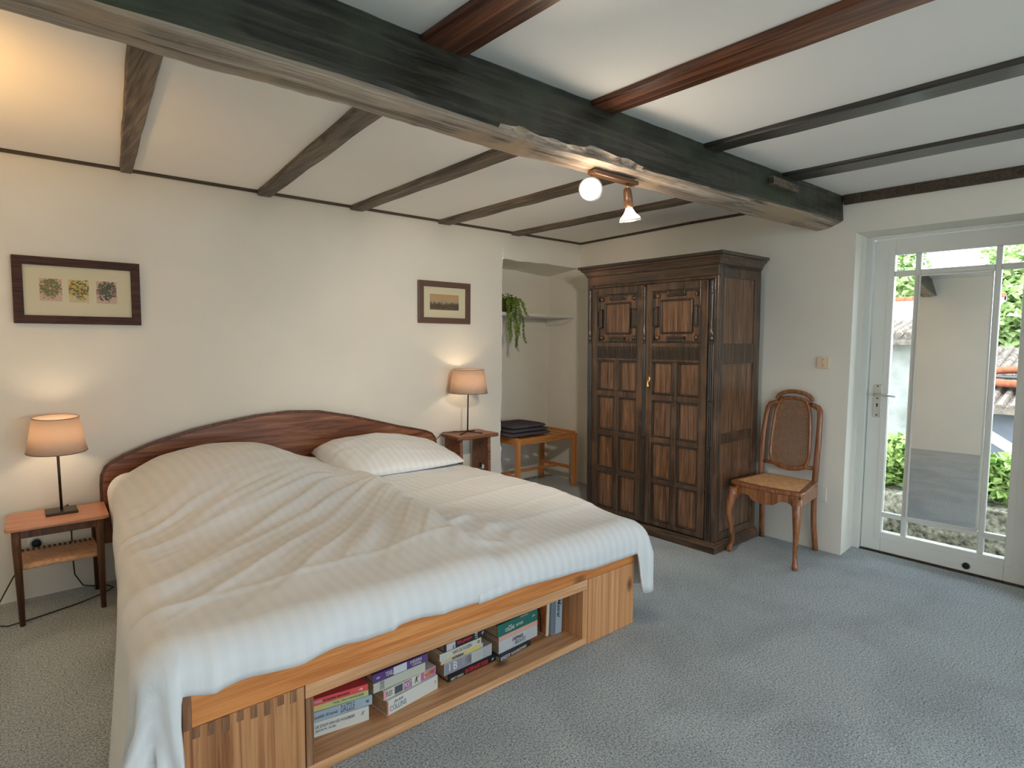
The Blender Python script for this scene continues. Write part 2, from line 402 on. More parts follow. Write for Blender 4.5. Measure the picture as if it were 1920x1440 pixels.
# wall_right: curved old wall, door opening with deep reveals, window opening beyond the picture
DY0, DY1, DZ = .46, 1.455, 2.035      # door opening
WY0, WY1, WZ0, WZ1 = -3.0, -.9, .55, 2.05
b = MB()
def wr(y0, y1, z0, z1, nu, nv):
    b.grid(lambda u, v: (xb(lerp(y0, y1, u))+.005*N(lerp(y0, y1, u)*1.5, lerp(z0, z1, v)*1.5, 12.3), lerp(y0, y1, u), lerp(z0, z1, v)), nu, nv)
wr(DY1, 4.6, 0, CZ, 50, 36); wr(DY0, DY1, DZ, CZ, 20, 6); wr(WY1, DY0, 0, CZ, 12, 30)
wr(WY0, WY1, 0, WZ0, 10, 6); wr(WY0, WY1, WZ1, CZ, 10, 3); wr(YD, WY0, 0, CZ, 6, 20)
def jam(y, z): return y+.005*N(z*5, 3.3, y)
def reveal(y, z0, z1, x1=4.40):
    b.grid(lambda u, v: (lerp(xb(y)+.005*N(y*1.5, lerp(z0, z1, v)*1.5, 12.3), x1, u), y+(.03*u if y > 1 else 0), lerp(z0, z1, v)), 6, 24)
reveal(DY1, 0, DZ); reveal(DY0, 0, DZ); reveal(WY0, WZ0, WZ1); reveal(WY1, WZ0, WZ1)
def soffit(y0, y1, z): b.grid(lambda u, v: (lerp(xb(1), 4.40, v)+.005*N(lerp(y0, y1, u)*1.5, z*1.5, 12.3)*(1-v), lerp(y0, y1+.03, u), z), 14, 5)
soffit(DY0, DY1, DZ); soffit(WY0, WY1-.03, WZ0); soffit(WY0, WY1-.03, WZ1)
# outer skin of the wall
for y0, y1, z0, z1 in ((DY1+.03, 4.6, -.4, 2.6), (DY0, DY1+.03, DZ, 2.6), (WY1, DY0, -.4, 2.6), (WY0, WY1, -.4, WZ0), (WY0, WY1, WZ1, 2.6), (YD-.2, WY0, -.4, 2.6)):
    b.grid(lambda u, v: (4.40, lerp(y0, y1, u), lerp(z0, z1, v)), 1, 1)
b.build('wall_right', M['wall'], kind='structure', smooth=True, normals=False)
LY0, LY1, LZ0, LZ1 = -3.7, -1.7, .55, 2.05
b = MB(); b.box(XC-.22, XC, LY1, 4.1, 0, CZ); b.box(XC-.22, XC, YD-.2, LY0, 0, CZ); b.box(XC-.22, XC, LY0, LY1, 0, LZ0); b.box(XC-.22, XC, LY0, LY1, LZ1, CZ)
b.build('wall_left', M['wall'], kind='structure')
b = MB(); WIN = [(-.75, 1.35), (1.65, 3.75)]
xs = [XC-.22, WIN[0][0], WIN[0][1], WIN[1][0], WIN[1][1], 4.40]
for i in (0, 2, 4): b.box(xs[i], xs[i+1], YD-.22, YD, 0, CZ)
for w in WIN: b.box(w[0], w[1], YD-.22, YD, 0, .28); b.box(w[0], w[1], YD-.22, YD, 2.08, CZ)
b.build('wall_front', M['wall'], kind='structure')
def window(name, axis, a0, a1, z0, z1, d, n=3):
    b = MB(); g = MB()
    def bx(m, u0, u1, w0, w1, t=.025):
        if axis == 'y': m.box(u0, u1, d-t, d+t, w0, w1)
        else: m.box(d-t, d+t, u0, u1, w0, w1)
    bx(b, a0, a0+.06, z0, z1); bx(b, a1-.06, a1, z0, z1); bx(b, a0, a1, z0, z0+.07); bx(b, a0, a1, z1-.06, z1)
    for k in range(1, n): c = lerp(a0, a1, k/n); bx(b, c-.02, c+.02, z0, z1)
    bx(g, a0+.05, a1-.05, z0+.05, z1-.05, .003)
    o = b.build(name, M['white'], kind='structure', bev=.004)
    g.build('glass_pane', M['glass'], o, local=True)
    return o
for i, w in enumerate(WIN): window('window_%d' % (i+1), 'y', w[0]+.002, w[1]-.002, .282, 2.078, YD-.12)
window('window_3', 'x', WY0+.002, WY1-.002, WZ0+.002, WZ1-.002, 4.30, 3)
window('window_4', 'x', LY0+.002, LY1-.002, LZ0+.002, LZ1-.002, XC-.12, 3)

# dark mouldings where ceiling meets wall
MB().prism([(YA+.01, 2.258), (YA-.012, 2.258), (YA-.028, 2.266), (YA-.028, CZ+.003), (YA+.01, CZ+.003)], 'x', XC, 4.2).build('trim_1', M['trim_dark'], kind='structure')
def follow(name, y0, y1, h, w, z0):
    n = 14; r = []
    for i in range(n+1):
        y = lerp(y0, y1, i/n); x = xb(y)
        r.append([(x+.03, y, z0), (x-w*.6, y, z0), (x-w, y, z0+h*.45), (x-w, y, CZ+.003), (x+.03, y, CZ+.003)])
    MB().rings(r).build(name, M['trim_dark'], kind='structure', bev=.003)
follow('trim_2', 1.68, 3.9, .018, .022, 2.256)
follow('trim_3', YD, 1.53, .052, .030, 2.214)

# ------------------------------------------------------------------ ceiling timbers
# great beam: cross-section (near top, chamfer top, chamfer bottom, far bottom, far top) at stations along x
st = [(-1.0, 1.60, 2.055, 2.045, 2.035), (.03, 1.59, 2.055, 2.050, 2.035), (.33, 1.60, 2.066, 2.047, 2.032), (.72, 1.592, 2.072, 2.050, 2.036), (1.0, 1.598, 2.066, 2.044, 2.034),
      (1.18, 1.60, 2.061, 2.040, 2.031), (1.45, 1.595, 2.050, 2.036, 2.026), (1.73, 1.591, 2.055, 2.045, 2.032), (2.1, 1.585, 2.068, 2.052, 2.033), (2.52, 1.578, 2.081, 2.062, 2.035), (3.2, 1.56, 2.105, 2.087, 2.05), (3.75, 1.545, 2.120, 2.103, 2.065), (4.05, 1.54, 2.123, 2.106, 2.07)]
def bst(x): return [pl([(s[0], s[k]) for s in st], x) for k in range(1, 5)]
beam = thing('ceiling_beam', (1.5, 1.62, CZ), 'massive dark hewn oak beam crossing the room under the ceiling', 'beam'); beam['kind'] = 'thing'
b = MB(); rings = []; nb = 220
for i in range(nb+1):
    x = lerp(XC-.02, 4.045, i/nb); yt, zc, zb, zf = bst(x)
    end = sstep(3.80, 3.99, x)                       # notched end at the wall
    g = .004
    def w(k): return g*N(x*6, k*3.1, .7)+.0025*N(x*22, k*2.3, 1.7)
    scar = sstep(1.22, 1.42, x)*(1-sstep(1.95, 2.1, x)) # hacked, broken-out arris in the middle
    s1 = scar*(.014+.016*N(x*13, 2.2, .4)); s2 = scar*(.012*N(x*19, 5.2, .4))
    far = 1.69+.008*N(x*2.2, 8.1, 0); ch = .022
    zmid = lerp(zc, 2.272, .5)
    r = [(x, yt+w(0), CZ+.004), (x, lerp(yt, 1.535, .5)+w(1), zmid), (x, 1.535+s1+w(2), zc+s1*1.4+w(3)), (x, 1.535+.5*ch+s1+w(8), lerp(zc, zb, .5)+s1*.6+s2),
         (x, 1.56+w(4), zb+w(5)+s2*.5), (x, lerp(1.56, far, .5), lerp(zb, zf, .5)-.004+w(9)), (x, far+w(6), zf+.006+w(7)), (x, far+.008, zf+.025+w(10)), (x, far+.012+w(11), CZ+.004)]
    rings.append(r)
V = [[b.bm.verts.new(p) for p in r] for r in rings]
for a_, c_ in zip(V, V[1:]):
    for k in range(8):
        xm = a_[0].co.x; sc = 1.25 < xm < 2.0
        f = b.bm.faces.new((a_[k], a_[k+1], c_[k+1], c_[k]))
        f.material_index = 1 if k in (3, 4, 5, 6) or (sc and k == 2) else 0
b.bm.faces.new(V[-1]); b.bm.faces.new(list(reversed(V[0])))
b.build('timber', [M['beam_dark'], M['beam_worn_lit']], beam)
b = MB().box(3.08, 3.37, 1.518, 1.55, 2.180, 2.222); b.build('packing_block', M['joist_grey'], beam, bev=.004)

def joist(label, x0a, x1a, ya, x0b, x1b, yb, zbot, mat, seed):
    b = MB(); r = []; n = 30
    for i in range(n+1):
        t = i/n; y = lerp(ya, yb, t); xl = lerp(x0a, x0b, t)+.006*N(y*3, seed, 0)+.002*N(y*14, seed, 4); xr = lerp(x1a, x1b, t)+.006*N(y*3, seed+5, 0)+.002*N(y*14, seed, 8)
        z = zbot+.003*N(y*4, seed, 2)
        r.append([(xl, y, CZ+.004), (xl+.002, y, z+.006), (xl+.008, y, z), (xr-.008, y, z), (xr-.002, y, z+.006), (xr, y, CZ+.004)])
    b.rings(r)
    o = b.build('ceiling_joist', mat, origin=((x0a+x1a)/2, (ya+yb)/2, CZ))
    return tag(o, label, 'joist', 'joists under the white ceiling', 'thing')
G = M['joist_grey']
joist('worn grey-brown ceiling joist nearest the glowing left end of the bed wall', .27, .385, 1.68, .530, .590, 3.90, 2.250, G, 1)
joist('grey-brown ceiling joist meeting the bed wall between the two framed pictures', 1.04, 1.155, 1.68, 1.25, 1.34, 3.90, 2.243, G, 2)
joist('straight grey-brown ceiling joist meeting the bed wall above the crown of the headboard', 1.815, 1.935, 1.68, 1.866, 1.962, 3.90, 2.243, G, 3)
joist('grey-brown ceiling joist passing just behind the rounder spotlight face', 2.53, 2.65, 1.68, 2.585, 2.70, 3.90, 2.243, G, 4)
joist('thin grey-brown ceiling joist closest to the wardrobe wall, crossing behind the tilted spotlight', 3.30, 3.41, 1.68, 3.325, 3.42, 3.90, 2.245, G, 5)
joist('wide red-brown ceiling joist nearest the camera, crossing above the broadest part of the beam', 1.0, 1.16, 1.60, 1.02, 1.16, YD, 2.250, M['joist_red'], 6)
joist('long red-brown ceiling joist meeting the great beam above the spotlights', 1.745, 1.885, 1.60, 1.745, 1.925, YD, 2.250, M['joist_red'], 7)
joist('black glossy ceiling joist between the red-brown one and the packing block', 2.505, 2.62, 1.59, 2.50, 2.685, YD, 2.252, M['joist_black'], 8)
joist('black ceiling joist that ends on the small packing block of the beam', 3.25, 3.415, 1.57, 3.32, 3.46, YD, 2.254, M['joist_black'], 9)

# ------------------------------------------------------------------ glazed door with a mirror in its middle pane
XD = 4.285
door = thing('door_1', (XD, .95, 0), 'white glazed garden door with a tall mirror in its middle pane', 'door'); door['kind'] = 'structure'
T0, T1 = XD, XD+.045
b = MB()
YS = [(1.425, 1.312), (1.203, 1.172), (.812, .782), (.683, .50)]             # stile/muntin bands (hi, lo)
ZS = [(.012, .138), (.237, .268), (1.778, 1.812), (1.912, 2.012)]
b.box(T0, T1, YS[0][1], YS[0][0], ZS[0][0], ZS[3][1]); b.box(T0, T1, YS[3][1], YS[3][0], ZS[0][0], ZS[3][1])
b.box(T0, T1, YS[3][0], YS[0][1], *ZS[0]); b.box(T0, T1, YS[3][0], YS[0][1], *ZS[3])
b.build('leaf_frame', M['white'], door, bev=.004)
b = MB()
for hi, lo in YS[1:3]: b.box(T0+.004, T1-.004, lo, hi, ZS[0][1], ZS[3][0])
for lo, hi in ZS[1:3]:
    for y0, y1 in ((YS[1][0], YS[0][1]), (YS[2][0], YS[1][1]), (YS[3][0], YS[2][1])): b.box(T0+.004, T1-.004, y0, y1, lo, hi)
# thin glazing beads round every pane and the raised moulding on the leaf
cols = [(YS[1][0], YS[0][1]), (YS[2][0], YS[1][1]), (YS[3][0], YS[2][1])]
rows = [(ZS[0][1], ZS[1][0]), (ZS[1][1], ZS[2][0]), (ZS[2][1], ZS[3][0])]
b.build('glazing_bars', M['white'], door, bev=.006)
b = MB()
y0, y1, z0, z1 = .645, 1.345, .100, 1.950
for a in ((y0, y1, z0, z0+.004), (y0, y1, z1-.004, z1), (y0, y0+.004, z0, z1), (y1-.004, y1, z0, z1)): b.box(T0-.003, T0+.001, *a)
b.build('moulding_line', M['white'], door)
for ci, (y0, y1) in enumerate(cols):
    for ri, (z0, z1) in enumerate(rows):
        if ci == 1 and ri == 1: continue
        MB().box(XD+.020, XD+.026, y0+.001, y1-.001, z0+.001, z1-.001).build('glass_pane', M['glass'], door)
b = MB(); b.box(-.003, .003, -.178, .178, -.752, .752)
mo = b.build('mirror_pane', M['mirror'], door, local=True); mo['label'] = 'tall mirror filling the middle of the door'
mo.location = (XD-.006-XD, .992-.95, 1.023); mo.rotation_euler = (0, math.radians(.35), math.radians(4.6))
b = MB()
for a in ((-.178, -.170, -.752, .752), (.170, .178, -.752, .752), (-.178, .178, -.752, -.744), (-.178, .178, .744, .752)): b.box(-.004, .024, a[0], a[1], a[2], a[3])
mf = b.build('mirror_edge', M['white'], mo, local=True)
# handle plate
b = MB().box(T0-.006, T0, 1.345, 1.392, .882, 1.092); hp = b.build('handle_plate', M['steel'], door, bev=.002)
b = MB()
for z in (1.082, 1.005, .897): b.lathe([(.0045, -.0085), (.0045, -.006)], (T0, 1.369, z), 10, 'x')
b.lathe([(.006, -.0085), (.006, -.006)], (T0, 1.369, .965), 10, 'x'); b.box(T0-.0085, T0-.006, 1.366, 1.372, .948, .965)
b.build('screw_heads', M['black'], hp)
b = MB().cyl((T0-.006, 1.372, 1.03), (T0-.05, 1.372, 1.03), .009); b.sweep([(T0-.048, 1.378, 1.03), (T0-.05, 1.33, 1.03), (T0-.05, 1.255, 1.028)], [(.010, .007)]*3, 12)
b.build('door_handle', M['steel'], hp, smooth=True)
MB().lathe([(.019, -.004), (.019, -.012), (.014, -.016), (.006, -.016)], (T0+.003, .853, .050), 20, 'x').build('rubber_stop', M['black'], door, smooth=False)
# frame round the leaf
b = MB(); b.box(4.265, 4.34, 1.430, 1.485, 0, DZ); b.box(4.265, 4.34, DY0, .495, 0, DZ); b.box(4.265, 4.34, .495, 1.430, 2.018, DZ)
b.build('door_frame', M['white'], door, bev=.004)
MB().box(4.275, 4.40, DY0, 1.485, -.02, .008).build('threshold', M['trim_dark'], door)

# ------------------------------------------------------------------ bed
bed = thing('bed_frame', (1.3, 2.7, 0), 'orange pine double bed frame with a book shelf built into its foot', 'bed')
YF = 1.73; SD = 2.12
MB().box(.330, 2.270, YF, YF+.03, .302, .402).build('foot_rail', M['pine_rail'], bed, bev=.004)
MB().box(.330, .662, YF+.002, YF+.03, 0, .300).build('foot_panel', M['pine_brown'], bed, bev=.003)
MB().box(.3285, .352, YF-.002, YF+.031, .300, .403).build('rail_end', M['pine_dark'], bed, bev=.002)
MB().box(1.946, 2.270, YF+.002, YF+.03, 0, .300).build('foot_panel', M['pine_z'], bed, bev=.003)
for k in range(8):                                     # dark end-grain dovetails along the top of the first panel
    x = .352+k*.038; MB().box(x, x+.019, YF+.0005, YF+.004, .300-.030-.014*((k*7) % 3)/2, .2985).build('dovetail_joint', M['pine_dark'], bed)
MB().box(.44, .465, YF+.03, 3.76, .02, .40).build('side_panel', M['pine'], bed)
MB().box(2.150, 2.175, YF+.03, 3.76, .02, .40).build('side_panel', M['pine'], bed)
MB().box(.465, 2.15, SD+.014, 3.76, .302, .34).build('slatted_base', M['pine'], bed)
# bookshelf box in the foot

MB().box(.665, 1.943, YF+.004, SD, .002, .035).build('shelf_floor', M['pine'], bed, bev=.002)
MB().box(.665, 1.943, YF+.004, SD, .256, .3005).build('shelf_top', M['pine'], bed, bev=.002)
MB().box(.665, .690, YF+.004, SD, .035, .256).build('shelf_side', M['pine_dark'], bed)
MB().box(1.912, 1.943, YF+.004, SD, .035, .256).build('shelf_side', M['pine_z'], bed)
MB().box(.665, 1.943, SD, SD+.012, .002, .300).build('shelf_back', M['pine_rail'], bed)

# headboard
hb = thing('headboard', (1.45, 3.85, .23), 'arched walnut veneer headboard against the cream wall', 'headboard')
top = [(.392, .30), (.392, .56), (.396, .610), (.412, .648), (.440, .672), (.50, .703), (.60, .742), (.669, .765), (.835, .808), (1.012, .840), (1.199, .866), (1.399, .877), (1.60, .865), (1.843, .812), (2.05, .755),
       (2.20, .712), (2.35, .676), (2.44, .652), (2.492, .630), (2.518, .598), (2.530, .55), (2.530, .30)]
MB().prism(top+[(2.53, .235), (.392, .235)], 'y', 3.845, 3.872).build('panel', M['headboard'], hb, bev=.003)
b = MB(); b.sweep([(x, 3.857, z) for x, z in [(.392, .235)]+top+[(2.53, .235)]], [(.016, .0035)]*(len(top)+2), 4, ref=(0,1,0), square=True); b.build('edge_banding', M['teak_dark'], hb)
for x in (.8, 2.1): MB().box(x, x+.06, 3.872, YA-.004, .3, .6).build('batten', M['pine_dark'], hb)

MB().box(.46, 2.22, 1.84, 3.79, .342, .455).build('mattress', simple('mattress_ticking', (.75,.74,.7), .8), bev=.03, seg=3, origin=(1.3, 2.8, .342))
tag(bpy.data.objects['mattress'], 'white mattress lying hidden on the bed base under the duvets', 'mattress')

def fillet(d, r):
    if d <= r*PI/2: return r*math.sin(d/r), r*(1-math.cos(d/r))
    return r, r+(d-r*PI/2)
def drape(xl, xr, yh, yf, La, Lr, Lb, zt, ra=.09, rr=.09, rb=.10, nx=90, ny=110, fold=None, zf=None, hem=None, open_=(1.35, PI/2)):
    """a cloth laid over the bed: flat part between xl(y)..xr(y), overhangs La / Lr at the sides and Lb at the foot"""
    def over(L, step=.018):
        n = max(1, int(L/step)); return [L*k/n for k in range(1, n+1)] if L > 0 else []
    C = [(-1, 0, d) for d in reversed(over(La))]+[(0, i/nx, 0) for i in range(nx+1)]+[(1, 1, d) for d in over(Lr)]
    R = [(i/ny, 0) for i in range(ny+1)]+[(1, d) for d in over(Lb)]
    b = MB(); V = []
    Lc = {-1: La, 1: Lr}
    for t, db in R:
        row = []
        for side, s, da in C:
            y = lerp(yh, yf, t); x = lerp(xl(y), xr(y), s); z = zt(x, y)
            if db and hem: db_ = db*hem(x)
            else: db_ = db
            if da > 0 and db > 0 and Lc[side] < .12:        # small tucked edge: no corner
                o1, d1 = fillet(da, rr); o2, d2 = fillet(db_, rb)
                if fold: o2 += fold(x, y, 0, 0, db, db_, PI/2)
                x += side*o1; y -= o2-.4*d1; z -= max(d1, d2)
            elif da > 0 or db > 0:
                A = da/Lc[side] if side else 0; Bq = db/Lb if Lb else 0
                phi = math.atan2(Bq, A); rho = max(A, Bq)
                d = rho*lerp(Lc[side], Lb*(hem(x) if hem else 1), sstep(open_[0], open_[1], phi)) if side else db_
                wa, wb = math.cos(phi), math.sin(phi); r = (ra if side < 0 else rr)*wa*wa+rb*wb*wb
                o, dr = fillet(d, r)
                if fold: o += fold(x, y, side, da, db, d, phi)
                x += side*wa*o; y -= wb*o; z -= dr
                if zf is not None:
                    lo = zf(x, y)
                    if z < lo: x += side*(lo-z)*.5; y -= (db/d)*(lo-z)*.3; z = lo+.004*N(x*9, y*9, 2)
            row.append(b.bm.verts.new((x, y, z)))
        V.append(row)
    for a, c in zip(V, V[1:]):
        for i in range(len(C)-1): b.bm.faces.new((a[i], c[i], c[i+1], a[i+1]))
    return b
def cloth_obj(b, name, mat, th=.012):
    o = b.build(name, mat, smooth=True, normals=False, origin=(1.3, 2.6, .5))
    so = o.modifiers.new('thickness', 'SOLIDIFY'); so.thickness = th; so.offset = -1
    return o

# ridge used for folds: sharp crests, soft valleys
def ridge(n): return (1-min(1, abs(n)*2.2))**2

def z_right(x, y):
    z = .535-.020*sstep(1.75, 2.0, 3.75-y+1.75-1.75)*0
    z += .012*N(x*2.1, y*2.1, 1)+.004*N(x*7, y*7, 5)
    z -= .028*(1-sstep(1.8, 2.15, y))
    for yc, a, sl in ((3.02, .006, .05), (2.78, .008, .08), (2.47, .009, .06), (2.20, .006, .10), (2.02, .006, .04)):   # pressed fold creases across the bed
        u = (y-yc-sl*(x-1.9)-.01*N(x*4, yc, 0))/.016
        z += a*math.exp(-u*u)*(.6+.6*N(x*3, yc, 6))
    m = sstep(.75, .0, abs(x-1.55)/.35)*sstep(2.55, 2.2, y)*sstep(1.75, 1.95, y)
    z += m*.022*ridge(N(x*6+y*4, y*7-x*3, 3.3))
    return z
def fold_r(x, y, side, da, db, d, phi):
    s = min(1, d/.22)
    f = .006*s*N(x*7, y*3, d*2)+.010*s*ridge(N(x*4-d*6, y*2, 1.4))
    if side > 0: f += .02*s*N(phi*2.5, y*2, 4)+.03*max(0, d-.16)+.065*s*(math.sin(2*phi) if db > 0 else 0)
    return f
br = drape(lambda y: 1.30, lambda y: 2.250+.010*math.sin(y*3)+.035*sstep(1.9, 2.4, y), 3.30, 1.795, 0, .40, .205, z_right, fold=fold_r, nx=80, ny=100, hem=lambda x: lerp(.84, 1, sstep(1.42, 2.1, x)), open_=(1.32, PI/2))
dr = cloth_obj(br, 'duvet', M['cotton_r'])
tag(dr, 'flat white striped duvet on the wardrobe side of the bed', 'duvet', 'duvets on the double bed')

def xl_left(y): return .325+.088*(y-1.79)
def xr_left(y): return 1.395+.125*(y-1.8)+.012*N(y*5, 3, 0)
def z_left(x, y):
    h = sstep(2.45, 3.30, y)*(1-.10*sstep(3.35, 3.66, y))
    across = sstep(.30, .66, x)*(1-.75*sstep(1.12, 1.52, x))
    z = .560+h*(.118*across+.095*math.exp(-((x-.92)/.36)**2))
    z -= .02*(1-sstep(1.85, 2.25, y))
    z += .014*N(x*2.3, y*2.0, 4)
    mid = sstep(1.80, 2.15, y)*(1-sstep(2.75, 3.25, y))
    # long diagonal folds that fan out from the middle of the bed towards the near corner
    fx, fy = x-2.5, y-3.75
    ang = math.atan2(fy, fx); rad = math.hypot(fx, fy)
    k = N(ang*17+.30*N(x*2.0, y*2.0, 8), rad*.55, 2.0)
    z += mid*(.016*ridge(k)-.005)
    k2 = N(ang*42+.4*N(x*3, y*3, 3), rad*.8, 6.0)
    z += (.15+.85*mid)*.006*ridge(k2)
    z += .006*sstep(2.5, 2.9, y)*ridge(N(x*1.6+y*1.0, y*4.5-x*2.4, 11))      # soft creases over the pillow
    z += .0012*N(x*14, y*14, 2)
    z += .022*sstep(.22, .02, xr_left(y)-x)*sstep(3.3, 2.9, y)*sstep(1.80, 2.05, y)
    u = (y-2.02-.06*(x-1.0))/.014; z += .006*math.exp(-u*u)                      # pressed crease near the foot
    return z
def fold_l(x, y, side, da, db, d, phi):
    s = min(1, max(0, d-.06)/.30)
    f = .012*s*N(x*5, y*4, d*1.5)
    if side == 0:
        f += .040*s*ridge(N(x*5.5, 2.2, d*1.2))+.012*s*N(x*16, 7.2, d)
        return f
    if db == 0:
        f += .020*s*math.sin(y*9+2*N(y*2, 1, 0))*(.6+.4*N(y*3, d, 1))
        f += .16*s*sstep(2.7, 1.8, y)*max(0, d-.18)
        f += -.04*s*sstep(2.0, 3.3, y)
        return f
    f += s*(.026*math.cos(phi*9+.6)+.050*sstep(.2, .5, d)*math.cos(phi*12+.4)+.19*max(0, d-.18)*(1+.4*math.cos(phi*11))*(1-.7*phi/1.57))
    return f
bl = drape(xl_left, xr_left, 3.70, 1.795, .60, .075, .185, z_left, ra=.11, rr=.04, rb=.10, nx=120, ny=150, fold=fold_l, zf=lambda x, y: .016 if x < .40 else -1, hem=lambda x: 1+.16*N(x*5.5, 3.3, 0)+.07*sstep(.60, .34, x))
dl = cloth_obj(bl, 'duvet', M['cotton_l'])
tag(dl, 'rumpled white duvet covering the near half of the bed, hanging to the carpet', 'duvet', 'duvets on the double bed')

# pillow
def pillow_fn(u, v, topside):
    a, c = u*2-1, v*2-1
    x = 1.915+.42*a*(1-.05*c*c); y = 3.475+.335*c*(1-.05*a*a)
    e = max(0, (1-abs(a)**3.2))**.40*max(0, (1-abs(c)**2.8))**.6
    base = .556+.055*sstep(-1, 1, c)
    hgt = .118*e*(1-.30*sstep(-.1, .9, a))*(1+.10*c)
    z = base+(hgt if topside else -.035*e)-.02*sstep(-.2, 1, a)*0
    if topside: z += e*(.006*N(x*6, y*6, 3)+.008*ridge(N(x*5-y*2, y*7, 5)))
    return (x, y, z)
b = MB(); n = 44
top_v = [[b.bm.verts.new(pillow_fn(i/n, j/n, True)) for i in range(n+1)] for j in range(n+1)]
bot_v = [[top_v[j][i] if i in (0, n) or j in (0, n) else b.bm.verts.new(pillow_fn(i/n, j/n, False)) for i in range(n+1)] for j in range(n+1)]
for j in range(n):
    for i in range(n):
        b.bm.faces.new((top_v[j][i], top_v[j][i+1], top_v[j+1][i+1], top_v[j+1][i]))
        b.bm.faces.new((bot_v[j][i], bot_v[j+1][i], bot_v[j+1][i+1], bot_v[j][i+1]))
pw = b.build('pillow', M['cotton_r'], smooth=True, origin=(1.9, 3.47, .556)); tag(pw, 'plump white striped pillow leaning on the headboard at the wardrobe side', 'pillow')

# ------------------------------------------------------------------ books in the bed foot
FONT = None
def text_mesh(txt, shear=0.0, bold=0.0):
    cu = bpy.data.curves.new('lettering', 'FONT'); cu.body = txt; cu.size = 1; cu.shear = shear; cu.offset = bold; cu.extrude = 0.02; cu.resolution_u = 2
    ob = bpy.data.objects.new('lettering', cu); COL.objects.link(ob)
    bpy.context.view_layer.update()
    me = bpy.data.meshes.new_from_object(ob.evaluated_get(bpy.context.evaluated_depsgraph_get()))
    bpy.data.objects.remove(ob); bpy.data.curves.remove(cu)
    return me
def put_text(parent, txt, x0, x1, z0, z1, y, mat, shear=0, bold=0, flip=False, name='lettering', vertical=False):
    """fits the words into the rectangle x0..x1, z0..z1 on the face y looking towards -y"""
    me = text_mesh(txt, shear, bold)
    xs = [v.co.x for v in me.vertices]; ys = [v.co.y for v in me.vertices]
    ax, bx, ay, by = min(xs), max(xs), min(ys), max(ys)
    for v in me.vertices:
        u = (v.co.x-ax)/(bx-ax); w = (v.co.y-ay)/(by-ay); dz = v.co.z
        if flip: u, w = 1-u, 1-w
        if vertical: X, Z = lerp(x0, x1, w), lerp(z1, z0, u)
        else: X, Z = lerp(x0, x1, u), lerp(z0, z1, w)
        v.co = (X, y-.0006+(-.0003 if dz > 0 else .0004), Z)
    me.materials.clear(); me.materials.append(mat)
    o = bpy.data.objects.new(name, me); COL.objects.link(o); o.parent = parent
    return o
def patch(parent, x0, x1, z0, z1, y, mat, name='printed_patch'):
    return MB().box(x0, x1, y-.0004, y+.0004, z0, z1).build(name, mat, parent, local=True)
cov_cache = {}
def cover(col, rough=.4):
    k = tuple(round(c, 3) for c in col)
    if k not in cov_cache: cov_cache[k] = simple('book_cover_%02d' % len(cov_cache), col, rough, .4)
    return cov_cache[k]
def book(p0, p1, z, t, depth, col, label, spine=None, hard=.0015, group='books in the bed foot shelf'):
    """lying flat, spine from p0 to p1 (x, y of its two front ends), thickness t"""
    d = Vector(p1)-Vector(p0); L = d.length
    r = thing('book', (p0[0], p0[1], z), label, 'book', group, math.atan2(d.y, d.x))
    h = hard
    b = MB().box(0, L, 0, depth, 0, h).box(0, L, 0, depth, t-h, t).box(0, L, 0, h, h, t-h)
    b.build('cover', cover(col), r, local=True)
    MB().box(.002, L-.002, h, depth-.002, h, t-h).build('page_block', M['pages'], r, local=True)
    if spine: spine(r, L, t)
    return r
def sp(*items):
    def f(r, L, t):
        for it in items:
            k = it[0]
            if k == 'p': patch(r, it[1]*L, it[2]*L, it[3]*t, it[4]*t, -.0002, cover(it[5]))
            else: put_text(r, it[1], it[2]*L, it[3]*L, it[4]*t, it[5]*t, -.0004, it[6], *(it[7:] if len(it) > 7 else ()))
    return f
z = .0352
I, IG, IW, IR, IB = M['ink'], M['ink_grey'], M['ink_white'], M['ink_red'], M['ink_blue']
# stack 1
book((.737, 1.856), (.922, 1.826), z, .050, .12, (.66,.67,.62), 'thick white paperback with grey capital lettering, bottom of the stack at the dovetailed panel',
     sp(('t', 'DE STAM VAN DE HOLEBEER', .03, .74, .56, .76, IG), ('t', 'JEAN M. AUEL', .03, .40, .26, .46, IG), ('t', 'S', .85, .92, .52, .76, IG, .3)))
book((.733, 1.858), (.936, 1.828), z+.0505, .034, .12, (.36,.46,.54), 'light blue book with thin slanted title letters, directly on the thick white paperback',
     sp(('t', 'Judith Krantz', .02, .42, .20, .62, IG, .35), ('t', 'DAZZLE', .47, .70, .15, .92, IG, .0), ('t', 'AB', .89, .94, .35, .62, I)))
book((.733, 1.862), (.924, 1.832), z+.085, .020, .12, (.50,.55,.24), 'yellow-green paperback under the red one at the dovetailed panel',
     sp(('p', .0, .25, .05, .95, (.62,.52,.20)), ('t', 'TAAL VAN MADELIEFJE', .36, .92, .3, .72, IG, .1)))
book((.733, 1.862), (.923, 1.832), z+.1055, .022, .12, (.75,.10,.10), 'bright red paperback on top of the stack at the dovetailed panel',
     sp(('t', 'EEN KEURIGE VERRASSING', .18, .66, .30, .60, I, .1), ('t', 'WISSEL', .04, .20, .35, .72, IW), ('t', '4', .82, .90, .3, .7, IW)))
